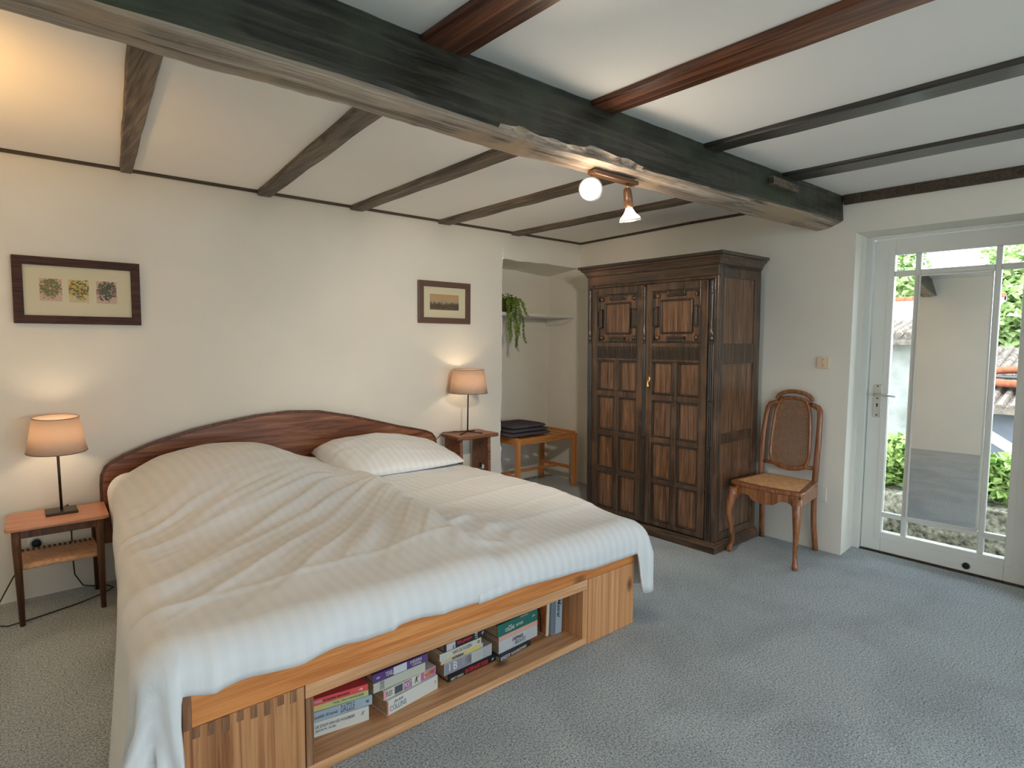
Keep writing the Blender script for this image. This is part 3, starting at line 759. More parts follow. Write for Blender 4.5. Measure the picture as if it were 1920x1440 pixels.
# stack 2
book((.980, 1.802), (1.210, 1.830), z, .054, .135, (.66,.67,.63), 'thick white hardback with blue-grey outline lettering and a red inner edge',
     sp(('p', .0, .02, .04, .96, (.72,.10,.10)), ('t', 'Jackie', .12, .30, .60, .86, IB, .3), ('t', 'COLLINS', .05, .36, .20, .55, IB), ('t', 'O', .93, .96, .5, .68, IR)), hard=.003)
book((.972, 1.812), (1.205, 1.836), z+.0545, .034, .14, (.64,.63,.56), 'white paperback with pink and purple patches on its spine, under the grey-green book',
     sp(('p', .0, .05, .05, .95, (.70,.35,.38)), ('t', 'FLEX', .05, .16, .25, .8, IG), ('p', .20, .35, .1, .9, (.08,.09,.12)), ('p', .37, .52, .08, .9, (.35,.08,.30)), ('t', 'MOET', .38, .51, .2, .8, IW), ('t', 'K', .58, .66, .2, .9, I, .4), ('p', .70, .995, .05, .95, (.45,.16,.34)), ('p', .76, .97, .2, .85, (.75,.68,.40)), ('t', 'MEERMIN', .77, .96, .3, .75, IR)))
book((.938, 1.822), (1.155, 1.830), z+.089, .034, .13, (.53,.54,.46), 'plain grey-green book with a column of small letters, under the purple book',
     sp(('t', 'BOSS', .12, .20, .12, .9, IG, 0, 0, False, 'lettering', True)))
book((.938, 1.826), (1.168, 1.832), z+.1235, .030, .13, (.11,.06,.22), 'purple book with white lettering and a pale patch, on the grey-green book',
     sp(('p', .36, .60, .02, .98, (.62,.66,.70)), ('t', 'TEXEL', .22, .35, .25, .75, IW), ('t', 'SVERZENS', .66, .88, .50, .86, IW), ('t', 'CIRKEL', .70, .88, .14, .40, IW), ('t', 'ooo', .06, .12, .35, .6, IW)))
# stack 3
book((1.262, 1.835), (1.505, 1.842), z, .030, .15, (.012,.012,.014), 'black hardback with pink-red capital lettering under the silver-blue picture book',
     sp(('t', 'NANCY SAMSON', .05, .30, .10, .42, IW), ('t', 'EEN SITER IN HET DUISTER', .34, .82, .18, .72, IR, 0, .01), ('t', 'AP', .90, .95, .3, .6, IW)), hard=.003)
book((1.245, 1.838), (1.486, 1.846), z+.0305, .048, .15, (.42,.45,.47), 'silver-blue picture book with tall pale letters, lying on the black hardback',
     sp(('p', .02, .55, .04, .9, (.27,.29,.36)), ('t', 'I B', .10, .26, .22, .86, IW), ('p', .36, .55, .2, .9, (.38,.36,.42)), ('p', .56, .80, .05, .95, (.48,.52,.50))))
book((1.230, 1.838), (1.440, 1.846), z+.079, .018, .15, (.58,.50,.34), 'thin beige book with a yellow label, on the silver-blue picture book',
     sp(('t', 'BOOK TRANSPERSON', .26, .52, .2, .7, I), ('p', .56, .92, .05, .95, (.70,.56,.16)), ('p', .30, .42, .72, .98, (.70,.30,.20))))
book((1.222, 1.834), (1.428, 1.842), z+.0975, .028, .14, (.60,.60,.50), 'pale cream paperback with a round mark, on the thin beige book',
     sp(('t', 'VAN DE ROZEN', .30, .76, .25, .75, IG, .1), ('t', 'GB', .90, .96, .3, .75, IG), ('p', .03, .16, .1, .6, (.50,.56,.58))))
book((1.243, 1.834), (1.447, 1.842), z+.126, .032, .13, (.02,.024,.03), 'black book with slanted red title and a white portrait patch',
     sp(('p', .05, .26, .08, .92, (.58,.58,.60)), ('t', 'K', .19, .25, .1, .5, I, .4), ('t', 'Valse getuigen', .30, .66, .28, .80, IR, .25, .01), ('t', 'EST', .74, .80, .1, .9, IW, 0, 0, False, 'lettering', True), ('t', 'AP', .91, .96, .35, .7, IW)))
# stack 4
book((1.508, 1.820), (1.700, 1.842), z, .020, .13, (.02,.022,.026), 'thin black book with white lettering lying under the white and grey book',
     sp(('p', .03, .32, .15, .85, (.55,.58,.62)), ('t', 'LAZY MUSE', .05, .30, .25, .75, I), ('t', 'BURGERZONEN', .36, .85, .2, .8, IW)))
book((1.520, 1.842), (1.752, 1.856), z+.0205, .052, .14, (.55,.58,.62), 'white and grey book with big grey capitals under the salmon pink one',
     sp(('t', 'SHEPPARD', .34, .62, .55, .84, I), ('t', 'ABSOLUUT', .40, .68, .18, .50, IG), ('t', 'LUTHER', .06, .32, .1, .6, IW)))
book((1.520, 1.842), (1.752, 1.856), z+.073, .020, .14, (.72,.42,.34), 'thin salmon pink book between the green one and the white and grey one')
book((1.512, 1.840), (1.750, 1.854), z+.0935, .052, .14, (.025,.16,.135), 'thick dark green book with white lettering on the salmon pink one',
     sp(('t', 'Jackie', .26, .34, .52, .68, IW), ('t', 'COLLINS', .18, .40, .22, .52, IW, 0, .01), ('t', 'LADY BOSS', .44, .62, .30, .52, IW), ('t', 'pb', .86, .93, .45, .65, IW), ('p', .55, .75, .86, .99, (.25,.28,.34))), hard=.003)
# two upright books
def upright(name_lab, x0, t, y0, depth, h, col, lean, face=None):
    r = thing('book', (x0, y0, z+.0025), name_lab, 'book', 'books in the bed foot shelf'); r.rotation_euler = (0, lean, 0)
    c = .002
    MB().box(0, c, 0, depth, 0, h).box(t-c, t, 0, depth, 0, h).box(c, t-c, 0, c, 0, h).build('cover', cover(col), r, local=True)
    MB().box(c, t-c, c, depth-.003, .002, h-.002).build('page_block', M['pages'], r, local=True)
    return r
ua = upright('upright book with an orange cover covered in black branches, beside the light blue one', 1.800, .016, 1.850, .13, .205, (.66,.62,.50), .035)
b = MB().box(-.0006, .0, .004, .126, .006, .20); b.build('cover_picture', simple('orange_print', (.66,.20,.06), .5, .3, var=.35, vscale=25), ua, local=True)
b = MB(); random.seed(3)
for k in range(16):
    y0, z0 = .02+.09*random.random(), .02+.15*random.random(); a = random.uniform(-.6, 1.2)
    b.sweep([(-.0008, y0, z0), (-.0008, y0+.02*math.cos(a), z0+.02*math.sin(a)), (-.0008, y0+.045*math.cos(a+.4), z0+.045*math.sin(a+.4))], [.0022, .003, .001], 5)
b.sweep([(-.0008, .03, .01), (-.0008, .035, .08), (-.0008, .06, .13), (-.0008, .055, .19)], [.006, .005, .004, .002], 6)
b.build('branch_print', M['ink'], ua, local=True)
ub = upright('upright light blue book with black handwritten lettering down its spine', 1.824, .062, 1.838, .14, .212, (.36,.46,.55), .02)
patch(ub, .001, .022, .002, .21, -.0002, cover((.17,.20,.25)), 'dark_spine_band')
put_text(ub, 'Mistral', .030, .050, .075, .160, -.0004, I, .3, .012, False, 'lettering', True)
put_text(ub, 'MOORE', .050, .056, .13, .165, -.0004, IG, 0, 0, False, 'lettering', True)

# ------------------------------------------------------------------ nightstands and lamps
ns = thing('nightstand', (.18, 3.69, 0), 'small teak nightstand with a woven cord shelf, holding the brighter lamp', 'nightstand')
o = [( -.022, 3.545), (-.012, 3.528), (.010, 3.524), (.352, 3.524), (.372, 3.530), (.380, 3.545), (.392, 3.835), (.386, 3.850), (.372, 3.856), (.010, 3.856), (-.006, 3.850), (-.012, 3.835)]
MB().prism(o, 'z', .455, .470).build('top', M['teak'], ns, bev=.004)
MB().box(.025, .335, 3.538, 3.553, .418, .455).box(.025, .335, 3.822, 3.836, .418, .455).box(.008, .022, 3.55, 3.83, .418, .455).box(.338, .352, 3.55, 3.83, .418, .455).build('apron', M['teak_dark'], ns, bev=.002)
for x0, x1, y, dx in ((.018, .026, 3.545, .0), (.340, .342, 3.545, .0), (.018, .030, 3.825, 0), (.345, .345, 3.825, 0)):
    MB().sweep([(x0, y, .455), (x0, y, .40), (x1, y, .001)], [.018, .018, .0115], 14).build('leg', M['teak_dark'], ns, smooth=True)
b = MB()
for k in range(22): y = lerp(3.575, 3.80, k/21); b.cyl((.026, y, .286), (.336, y, .286), .0040, n=6)
for k in range(30): x = lerp(.032, .330, k/29); b.box(x-.0022, x+.0022, 3.755, 3.81, .2895, .2925)
sh = b.build('woven_shelf', M['rope'], ns)
b = MB(); b.cyl((.022, 3.558, .278), (.338, 3.558, .278), .0145, n=14); b.build('shelf_rail', M['rope'], sh, smooth=True)
b = MB()
for k in range(14):
    x = lerp(.042, .318, k/13); b.box(x-.005, x+.005, 3.786, 3.806, .2922, .2932); b.box(x-.005, x+.005, 3.762, 3.778, .2922, .2932)
b.build('dark_weave', M['ink'], sh)

def shade(parent, cx, cy, zb, zt_, rb_, rt_, name='lamp_shade', tilt=0.0):
    b = MB(); n = 48
    rings = []
    for r, zz in ((rb_, zb), (lerp(rb_, rt_, .5), lerp(zb, zt_, .5)), (rt_, zt_)):
        rings.append([(cx+r*math.cos(k*2*PI/n), cy-tilt*(zz-zb)+r*math.sin(k*2*PI/n), zz+tilt*r*math.sin(k*2*PI/n)) for k in range(n)])
    b.rings(rings, caps=False)
    o = b.build(name, M['shade'], parent, smooth=True)
    so = o.modifiers.new('thickness', 'SOLIDIFY'); so.thickness = .0015
    for r, zz in ((rb_, zb), (rt_, zt_)):
        MB().sweep([(cx+r*math.cos(k*2*PI/n), cy-tilt*(zz-zb)+r*math.sin(k*2*PI/n), zz+tilt*r*math.sin(k*2*PI/n)) for k in range(n)], .0018, 6, closed=True).build('shade_rim', M['brown_metal'], o)
    return o
def lamp_light(name, loc, w, col, r=.02):
    l = bpy.data.lights.new(name, 'POINT'); l.energy = w; l.color = col; l.shadow_soft_size = r
    o = bpy.data.objects.new(name, l); COL.objects.link(o); o.location = loc; return o
l1 = thing('table_lamp', (.200, 3.735, .470), 'lit table lamp with a square bronze foot on the teak nightstand', 'lamp', 'bedside table lamps')
MB().box(.136, .266, 3.675, 3.795, .4705, .484).build('base', M['metal_dark'], l1, bev=.002)
MB().cyl((.202, 3.735, .484), (.1955, 3.735, .865), .0062, n=14).build('stem', M['metal_dark'], l1, smooth=True)
shade(l1, .1955, 3.735, .785, .957, .126, .095, tilt=.05)
MB().cyl((.1955, 3.735, .82), (.1955, 3.735, .855), .013).build('bulb_holder', M['white_pl'], l1, smooth=True)
MB().sphere((.1955, 3.735, .885), (.024, .024, .032)).build('bulb', M['bulb'], l1, smooth=True)
b = MB()
b.sweep([(.21, 3.80, .476), (.235, 3.862, .474), (.245, 3.872, .44), (.247, 3.875, .34), (.246, 3.874, .20), (.252, 3.872, .09), (.285, 3.872, .022), (.335, 3.86, .008), (.395, 3.83, .007), (.41, 3.78, .007), (.36, 3.725, .007), (.25, 3.66, .007), (.12, 3.61, .007), (.04, 3.585, .007), (-.03, 3.57, .007), (-.075, 3.60, .012), (-.065, 3.70, .06), (0.0, 3.80, .16), (.06, 3.86, .235), (.10, 3.885, .285)], .0032, 8)
cd = b.build('cord', M['cord'], l1, smooth=True)
MB().lathe([(.004, .0), (.009, .012), (.010, .045), (.008, .05)], (.247, 3.875, .325), 12).build('inline_switch', M['black'], cd, smooth=True)
MB().lathe([(.020, -.002), (.020, -.024), (.012, -.032)], (.100, 3.9055, .288), 16, 'y').build('plug', M['black'], cd, smooth=True)
wo = thing('wall_outlet', (.100, YA, .288), 'round white wall outlet with a black plug behind the teak nightstand', 'outlet')
MB().lathe([(.034, .001), (.034, -.006), (.028, -.009), (.024, -.004)], (.100, YA+.0, .288), 28, 'y').build('cover_ring', M['white_pl'], wo, smooth=False)

n2 = thing('nightstand', (2.75, 3.74, 0), 'live-edge oak side table on two plank legs beside the niche, holding a lamp', 'nightstand')
o = [(2.575, 3.615), (2.68, 3.608), (2.80, 3.618), (2.92, 3.606), (2.965, 3.612), (2.972, 3.66), (2.962, 3.75), (2.970, 3.86), (2.94, 3.878), (2.75, 3.874), (2.60, 3.880), (2.580, 3.80), (2.588, 3.70)]
MB().prism(o, 'z', .600, .628).build('top', M['slab'], n2, bev=.006)
for x in (2.620, 2.890):
    b = MB(); b.prism([(3.65, 0), (3.645, .30), (3.652, .600), (3.86, .600), (3.866, .2), (3.86, 0)], 'x', x, x+.026); b.build('plank_leg', M['slab'], n2, bev=.004)
l2 = thing('table_lamp', (2.762, 3.75, .628), 'lit table lamp with a thin black wire cross foot on the live-edge table', 'lamp', 'bedside table lamps')
b = MB()
for a in (.45, .45+PI, 2.2, 2.2+PI):
    b.sweep([(2.762, 3.75, .640), (2.762+.06*math.cos(a), 3.75+.06*math.sin(a), .636), (2.762+.12*math.cos(a), 3.75+.12*math.sin(a), .6325)], .0042, 8)
b.build('wire_foot', M['iron'], l2, smooth=True)
MB().cyl((2.762, 3.75, .638), (2.768, 3.75, 1.03), .0055, n=12).build('stem', M['iron'], l2, smooth=True)
shade(l2, 2.770, 3.75, .945, 1.128, .150, .122)
MB().cyl((2.768, 3.75, .985), (2.768, 3.75, 1.02), .013).build('bulb_holder', M['white_pl'], l2, smooth=True)
MB().sphere((2.768, 3.75, 1.05), (.024, .024, .032)).build('bulb', M['bulb'], l2, smooth=True)
b = MB(); b.sweep([(2.70, 3.84, .632), (2.62, 3.885, .628), (2.555, 3.892, .57), (2.545, 3.892, .48), (2.565, 3.892, .40), (2.55, 3.892, .30), (2.58, 3.89, .12), (2.62, 3.885, .008)], .003, 8)
cd = b.build('cord', M['cord'], l2, smooth=True)
MB().box(2.547, 2.567, 3.884, 3.900, .43, .50).build('inline_switch', M['black'], cd, bev=.003)
ad = thing('adapter_plug', (2.892, 3.72, .34), 'small white plug adapter on the inner plank leg of the live-edge table', 'plug')
MB().box(2.874, 2.890, 3.70, 3.745, .335, .368).build('body', M['white_pl'], ad, bev=.004)
MB().box(2.866, 2.874, 3.71, 3.735, .345, .385).build('plug_top', M['black'], ad, bev=.003)

# ------------------------------------------------------------------ luggage rack and towels
rk = thing('luggage_rack', (3.67, 4.01, 0), 'orange beech luggage rack standing in the niche', 'rack')
X0, X1, Y0, Y1 = 3.330, 4.030, 3.796, 4.230
for x, y in ((X0, Y0), (X1, Y0), (X0, Y1), (X1, Y1)):
    MB().box(x-.019, x+.019, y-.019, y+.019, .001, .500).build('leg', M['beech_z'], rk, bev=.004)
b = MB().box(X0, X1, Y0-.012, Y0+.012, .455, .512); b.build('front_rail', M['beech'], rk, bev=.004)
MB().box(X0, X1, Y1-.012, Y1+.012, .455, .512).build('back_rail', M['beech'], rk, bev=.004)
for x in (X0, X1): MB().box(x-.012, x+.012, Y0, Y1, .455, .520).build('end_rail', M['beech'], rk, bev=.004)
for k in range(6):
    x = lerp(X0+.09, X1-.09, k/5); MB().box(x-.024, x+.024, Y0, Y1, .492, .508).build('slat', M['beech'], rk, bev=.003)
for x in (X0, X1): MB().box(x-.010, x+.010, Y0, Y1, .155, .185).build('stretcher', M['beech'], rk, bev=.003)
MB().box(X0, X1, 4.0, 4.022, .157, .183).build('stretcher', M['beech'], rk, bev=.003)
def towel(z0, h, x0, x1, y0, y1, label, seed):
    def f(u, v, k):
        return None
    b = MB(); rr = []; n = 28
    for i in range(n+1):
        t = i/n; x = lerp(x0, x1, t); rng = []
        e = max(0, 1-(2*t-1)**8)**.4
        for q in range(28):
            a = q*2*PI/28; cy, sz = math.cos(a), math.sin(a)
            yy = (y0+y1)/2+(y1-y0)/2*math.copysign(abs(cy)**.35, cy)*(.985+.015*e)+.006*N(x*8, a, seed)
            zz = z0+h/2+(h/2)*math.copysign(abs(sz)**.5, sz)*(.45+.55*e)+.003*N(x*9, yy*9, seed)*(1 if sz > 0 else 0)
            rng.append((x+.004*N(yy*12, zz*30, seed), yy, zz))
        rr.append(rng)
    b.rings(rr)
    o = b.build('folded_towel', M['towel'], smooth=True, origin=((x0+x1)/2, (y0+y1)/2, z0)); tag(o, label, 'towel', 'folded towels on the luggage rack')
towel(.522, .034, 3.27, 3.735, 3.815, 4.21, 'dark grey folded towel at the bottom of the pile on the rack', 1)
towel(.556, .032, 3.285, 3.720, 3.825, 4.20, 'dark grey folded towel in the middle of the pile on the rack', 2)
towel(.588, .034, 3.30, 3.700, 3.835, 4.19, 'dark grey folded towel on top of the pile on the rack', 3)

# ------------------------------------------------------------------ niche shelf and plant
sf = thing('niche_shelf', (3.70, 4.15, 1.575), 'white shelf board spanning the niche below the trailing plant', 'shelf')
MB().box(3.25, 4.185, 3.975, 4.325, 1.572, 1.602).build('board', M['white'], sf, bev=.004)
b = MB(); b.prism([(3.99, 1.572), (4.02, 1.54), (4.10, 1.515), (4.32, 1.505), (4.32, 1.572)], 'x', 4.155, 4.187); b.build('bracket', M['white'], sf, bev=.004)
pt = thing('trailing_plant', (3.42, 4.07, 1.602), 'green trailing plant in a pot on the niche shelf', 'plant')
MB().lathe([(.045, 0), (.062, .10), (.066, .105), (.066, .112), (.055, .112), (.05, .09)], (3.42, 4.07, 1.6025), 20).build('pot', simple('olive_pot', (.16,.13,.04), .6, .3, var=.3), pt, smooth=True)
random.seed(11)
def leaf(b, p, d, L, wd):
    d = d.normalized(); s = d.cross(Vector((random.uniform(-1, 1), random.uniform(-1, 1), 1))).normalized(); nrm = s.cross(d)*.25
    a = p; m = p+d*L*.5+nrm*L*.5; e = p+d*L
    v = [b.bm.verts.new(x) for x in (a, m+s*wd, e, m-s*wd)]
    b.bm.faces.new(v)
def strand(pts, dens=1.0):
    b = MB(); P = [Vector(q) for q in pts]
    b.sweep(P, .0016, 5)
    for a, c in zip(P, P[1:]):
        k = max(2, int((c-a).length/.0085*dens))
        for i in range(k):
            q = a.lerp(c, i/k)
            for s in range(3):
                leaf(b, q, Vector((random.uniform(-1, 1), random.uniform(-1, .6), random.uniform(-.6, .5))), random.uniform(.013, .022), random.uniform(.004, .0068))
    b.build('trailing_stem', M['leaf'], pt, normals=False)
b = MB()
for k in range(420):
    a = random.uniform(0, 2*PI); r = .085*math.sqrt(random.random()); h = 1.70+random.uniform(-.05, .065)*(1.1-r/.1)
    leaf(b, Vector((3.42+r*math.cos(a), 4.07+r*math.sin(a), h)), Vector((math.cos(a), math.sin(a), random.uniform(-.4, 1))), random.uniform(.02, .034), random.uniform(.006, .009))
b.build('foliage', M['leaf'], pt, normals=False)
def hang(x, y, zend, dx, via=1.69, out=.05):
    n = 9; pts = [(lerp(3.42, x, .5), lerp(4.07, y, .5), 1.715), (lerp(3.42, x, .85), lerp(4.07, y, .85), via+.02)]
    for i in range(n+1):
        t = i/n; pts.append((x+dx*t+.010*math.sin(t*9+x*50), y-.012*t, lerp(via, zend, t)))
    strand(pts, 1.7)
hang(3.335, 3.955, 1.44, .005); hang(3.345, 3.94, 1.34, -.002); hang(3.40, 3.945, 1.30, .02); hang(3.43, 3.95, 1.285, .0); hang(3.455, 3.95, 1.40, .01)
hang(3.47, 3.955, 1.33, .07); hang(3.385, 3.95, 1.36, -.03); hang(3.41, 3.95, 1.42, .03)
hang(3.50, 3.955, 1.57, .05, 1.70); hang(3.52, 3.99, 1.62, .04, 1.70); hang(3.345, 3.95, 1.56, -.01)

# ------------------------------------------------------------------ wardrobe
WX, WY0_, WY1_, WXB = 3.425, 1.995, 3.085, 3.965
wd = thing('wardrobe', (3.70, 2.54, 0), 'tall dark carved oak wardrobe with two panelled doors', 'wardrobe')
OK_, OP = M['oak_dark'], M['oak_panel']
b = MB()
b.box(WX+.02, WXB, WY1_-.02, WY1_, .05, 1.86); b.box(WXB-.015, WXB, WY0_, WY1_, .05, 1.86); b.box(WX+.02, WXB, WY0_, WY1_, 1.82, 1.86); b.box(WX+.02, WXB, WY0_, WY1_, .05, .08)
MB().box(WX-.001, WX+.03, WY0_, WY1_, 1.776, 1.850).build('frieze', M['oak_rail'], wd, bev=.002)
b.box(WX, WX+.03, WY0_, WY0_+.065, .06, 1.775); b.box(WX, WX+.03, WY1_-.05, WY1_, .06, 1.775)   # corner posts
b.box(WX+.012, WX+.026, WY0_+.065, WY1_-.05, 1.755, 1.776)
b.build('carcass', OK_, wd, bev=.003)
# panelled visible side
b = MB(); sd0, sd1 = WX+.03, WXB
SP = [(.118, .700), (.765, 1.215), (1.345, 1.765)]
b.box(sd0, sd0+.045, WY0_, WY0_+.022, .06, 1.86); b.box(sd1-.075, sd1, WY0_, WY0_+.022, .06, 1.86)
zz = [.06]+[q for p in SP for q in p]+[1.86]
for i in range(0, len(zz), 2): b.box(sd0+.045, sd1-.075, WY0_, WY0_+.022, zz[i], zz[i+1])
sp_ = b.build('side_frame', OK_, wd, bev=.004)
for z0, z1 in SP:
    MB().box(sd0+.04, sd1-.07, WY0_+.010, WY0_+.018, z0-.005, z1+.005).build('side_panel', OP, sp_)
# cornice and plinth, mitred round the front corners
def mould(prof, name, mat=None):
    """prof: (projection, z) outline swept round front and both sides"""
    b = MB(); rings = []
    for (sx, sy, ex, ey) in ((WXB, WY0_, 0, -1), (WX, WY0_, -1, -1), (WX, WY1_, -1, 1), (WXB, WY1_, 0, 1)):
        rings.append([(sx+ex*p, sy+ey*p, z_) for p, z_ in prof])
    b.rings(rings, closed=True); b.build(name, mat or M['oak_rail'], wd, bev=.0012)
mould([(-.02, 1.845), (.010, 1.845), (.010, 1.853), (.014, 1.856), (.016, 1.862), (.024, 1.874), (.036, 1.884), (.040, 1.886), (.040, 1.897), (-.02, 1.897)], 'cornice')
mould([(-.02, 1.8975), (.050, 1.8975), (.054, 1.901), (.054, 1.918), (-.02, 1.918)], 'cornice_fillet', M['oak_black'])
mould([(-.02, 1.838), (.005, 1.838), (.007, 1.8415), (.005, 1.8448), (-.02, 1.8448)], 'astragal', M['oak_black'])
mould([(-.02, .001), (.022, .001), (.022, .042), (.016, .052), (.010, .056), (.008, .064), (.0, .068), (-.02, .068)], 'plinth')
def panel_door(y0, y1, label=None):
    d = thing('wd', (0,0,0), None, None)
    bpy.data.objects.remove(d)
    b = MB(); z0, z1 = .078, 1.752
    ya, yb = y0+.052, y1-.052                           # inside of the stiles
    fx, bx = WX-.004, WX+.022
    b.box(fx, bx, y0, ya, z0, z1); b.box(fx, bx, yb, y1, z0, z1)
    ROW = [(.108, .385), (.410, .665), (.700, .957), (.997, 1.222)]
    TOPP = (1.352, 1.702)
    rails = [(z0, ROW[0][0]), (ROW[0][1], ROW[1][0]), (ROW[1][1], ROW[2][0]), (ROW[2][1], ROW[3][0]), (ROW[3][1], TOPP[0]), (TOPP[1], z1)]
    for r0, r1 in rails: b.box(fx, bx, ya, yb, r0, r1)
    ym = (ya+yb)/2
    for r0, r1 in ROW: b.box(fx, bx, ym-.021, ym+.021, r0, r1)
    do = b.build('door', OK_, wd, bev=.003)
    # sunk panels with a moulded border
    for r0, r1 in ROW:
        for p0, p1 in ((ya, ym-.021), (ym+.021, yb)):
            pb = MB().box(WX+.014, WX+.021, p0-.002, p1+.002, r0-.002, r1+.002)
            po = pb.build('sunk_panel', OP, do)
            mb = MB(); t = .013; e = .0
            for q in ((p0, p1, r0, r0+t), (p0, p1, r1-t, r1), (p0, p0+t, r0+t, r1-t), (p1-t, p1, r0+t, r1-t)):
                mb.box(WX-.001, WX+.015, *q)
            mb.build('panel_moulding', M['oak_black'], do, bev=.005)
    # geometric upper panel: stepped outer moulding, inner raised field, four bosses
    z0_, z1_ = TOPP
    MB().box(WX+.015, WX+.021, ya-.002, yb+.002, z0_-.002, z1_+.002).build('sunk_panel', OP, do)
    yc, zc = (ya+yb)/2, (z0_+z1_)/2
    W2, H2 = (yb-ya)/2-.004, (z1_-z0_)/2-.004
    s, dpt = .062, .030
    out = [(-W2, -H2), (-s, -H2), (-s, -H2+dpt), (s, -H2+dpt), (s, -H2), (W2, -H2), (W2, -s), (W2-dpt, -s), (W2-dpt, s), (W2, s), (W2, H2), (s, H2), (s, H2-dpt), (-s, H2-dpt), (-s, H2), (-W2, H2), (-W2, s), (-W2+dpt, s), (-W2+dpt, -s), (-W2, -s)]
    mb = MB()
    for (a0, b0), (a1, b1) in zip(out, out[1:]+out[:1]):
        t = .0075
        mb.box(WX-.009, WX+.016, yc+min(a0, a1)-t, yc+max(a0, a1)+t, zc+min(b0, b1)-t, zc+max(b0, b1)+t)
    # filler blocks inside the steps
    for q in ((-s, s, -H2, -H2+dpt), (-s, s, H2-dpt, H2), (-W2, -W2+dpt, -s, s), (W2-dpt, W2, -s, s)): mb.box(WX+.0, WX+.013, yc+q[0], yc+q[1], zc+q[2], zc+q[3])
    mb.build('stepped_moulding', M['oak_black'], do, bev=.004)
    iw, ih = W2-.062, H2-.062
    mb = MB(); t = .006
    for q in ((-iw, iw, -ih-t, -ih+t), (-iw, iw, ih-t, ih+t), (-iw-t, -iw+t, -ih, ih), (iw-t, iw+t, -ih, ih)): mb.box(WX-.004, WX+.016, yc+q[0], yc+q[1], zc+q[2], zc+q[3])
    mb.build('inner_moulding', M['oak_black'], do, bev=.005)
    for sy in (-1, 1):
        for sz in (-1, 1):
            MB().lathe([(.017, .016), (.017, .004), (.013, -.003), (.006, -.009), (.001, -.010)], (WX, yc+sy*(W2-.030), zc+sz*(H2-.030)), 16, 'x').build('boss', OK_, do, smooth=True)
    # fluted frieze with scalloped tops
    mb = MB(); nf = 13; fw = (yb-ya)/nf
    for k in range(nf):
        c = ya+fw*(k+.5)
        mb.box(WX-.009, WX-.003, c-fw*.42, c-fw*.20, 1.238, 1.315); mb.box(WX-.009, WX-.003, c+fw*.20, c+fw*.42, 1.238, 1.315); mb.box(WX-.008, WX-.003, c-fw*.06, c+fw*.06, 1.238, 1.300)
        ar = [(c+fw*.42*math.cos(a), 1.315+fw*.42*math.sin(a)) for a in [PI*i/8 for i in range(9)]]+[(c+fw*.24*math.cos(a), 1.315+fw*.24*math.sin(a)) for a in [PI-PI*i/8 for i in range(9)]]
        mb.prism(ar, 'x', WX-.009, WX-.003)
    mb.build('fluted_band', M['oak_black'], do)
    return do
dR = panel_door(2.064, 2.538); dL = panel_door(2.566, 3.032)
# turned half-columns over reeded pilasters
def pilaster(y, w):
    b = MB(); x = WX-.006
    prof = [(.6, .0), (.95, .012), (.6, .022), (.95, .032), (1, .05), (.9, .07), (.55, .095), (.4, .13), (.42, .20), (.5, .29), (.55, .30), (.75, .305), (.5, .315), (.8, .335), (.55, .35), (.75, .37), (.5, .39)]
    b.lathe([(w*.5*r, 1.365+h) for r, h in prof], (x, y, 0), 14)
    po = b.build('pilaster', M['oak_black'], wd, smooth=True)
    b = MB()
    for k in range(3):
        yy = y+(k-1)*w*.32
        b.cyl((x+.001, yy, .085), (x+.001, yy, 1.35), w*.13, n=8)
    for zz_ in (1.355, .975, .685, .395, .10):
        b.box(x-.006, x+.008, y-w*.5, y+w*.5, zz_-.012, zz_-.004); b.box(x-.006, x+.008, y-w*.5, y+w*.5, zz_+.004, zz_+.012)
    b.box(x+.003, x+.010, y-w*.5, y+w*.5, .075, 1.76)
    b.build('reeding', M['oak_black'], po, bev=.0015)
pilaster(2.034, .040); pilaster(2.552, .026); pilaster(3.055, .034)
hd = MB(); hd.lathe([(.0, -.004), (.011, -.005), (.013, .0), (.010, .006)], (WX-.008, 2.508, 1.088), 14, 'x')
hd.box(WX-.006, WX-.003, 2.498, 2.518, 1.072, 1.125)
ho = hd.build('escutcheon', M['brass'], dR, smooth=True)
b = MB(); b.lathe([(.002, 0), (.008, .006), (.010, .016), (.006, .030), (.003, .045), (.002, .050)], (WX-.016, 2.508, 1.036), 12); b.build('drop_handle', M['brass'], ho, smooth=True)
wd.rotation_euler = (-.006, -.010, 0)

# ------------------------------------------------------------------ chair
ch = thing('cane_chair', (3.77, 1.76, 0), 'carved walnut chair with cane seat and cane back beside the wardrobe', 'chair')
CW = M['chair']
for y, s in ((1.955, 1), (1.552, -1)):
    pts = [(3.560, y, .425), (3.552, y+.004*s, .38), (3.535, y+.014*s, .31), (3.533, y+.016*s, .26), (3.548, y+.008*s, .18), (3.562, y-.0*s, .11), (3.562, y+.002*s, .055), (3.548, y+.010*s, .022), (3.543, y+.012*s, .001)]
    MB().sweep(pts, [(.030, .028), (.027, .027), (.024, .024), (.021, .021), (.016, .016), (.0135, .0135), (.014, .014), (.019, .019), (.015, .015)], 12, ref=(0,1,0)).build('front_leg', CW, ch, smooth=True)
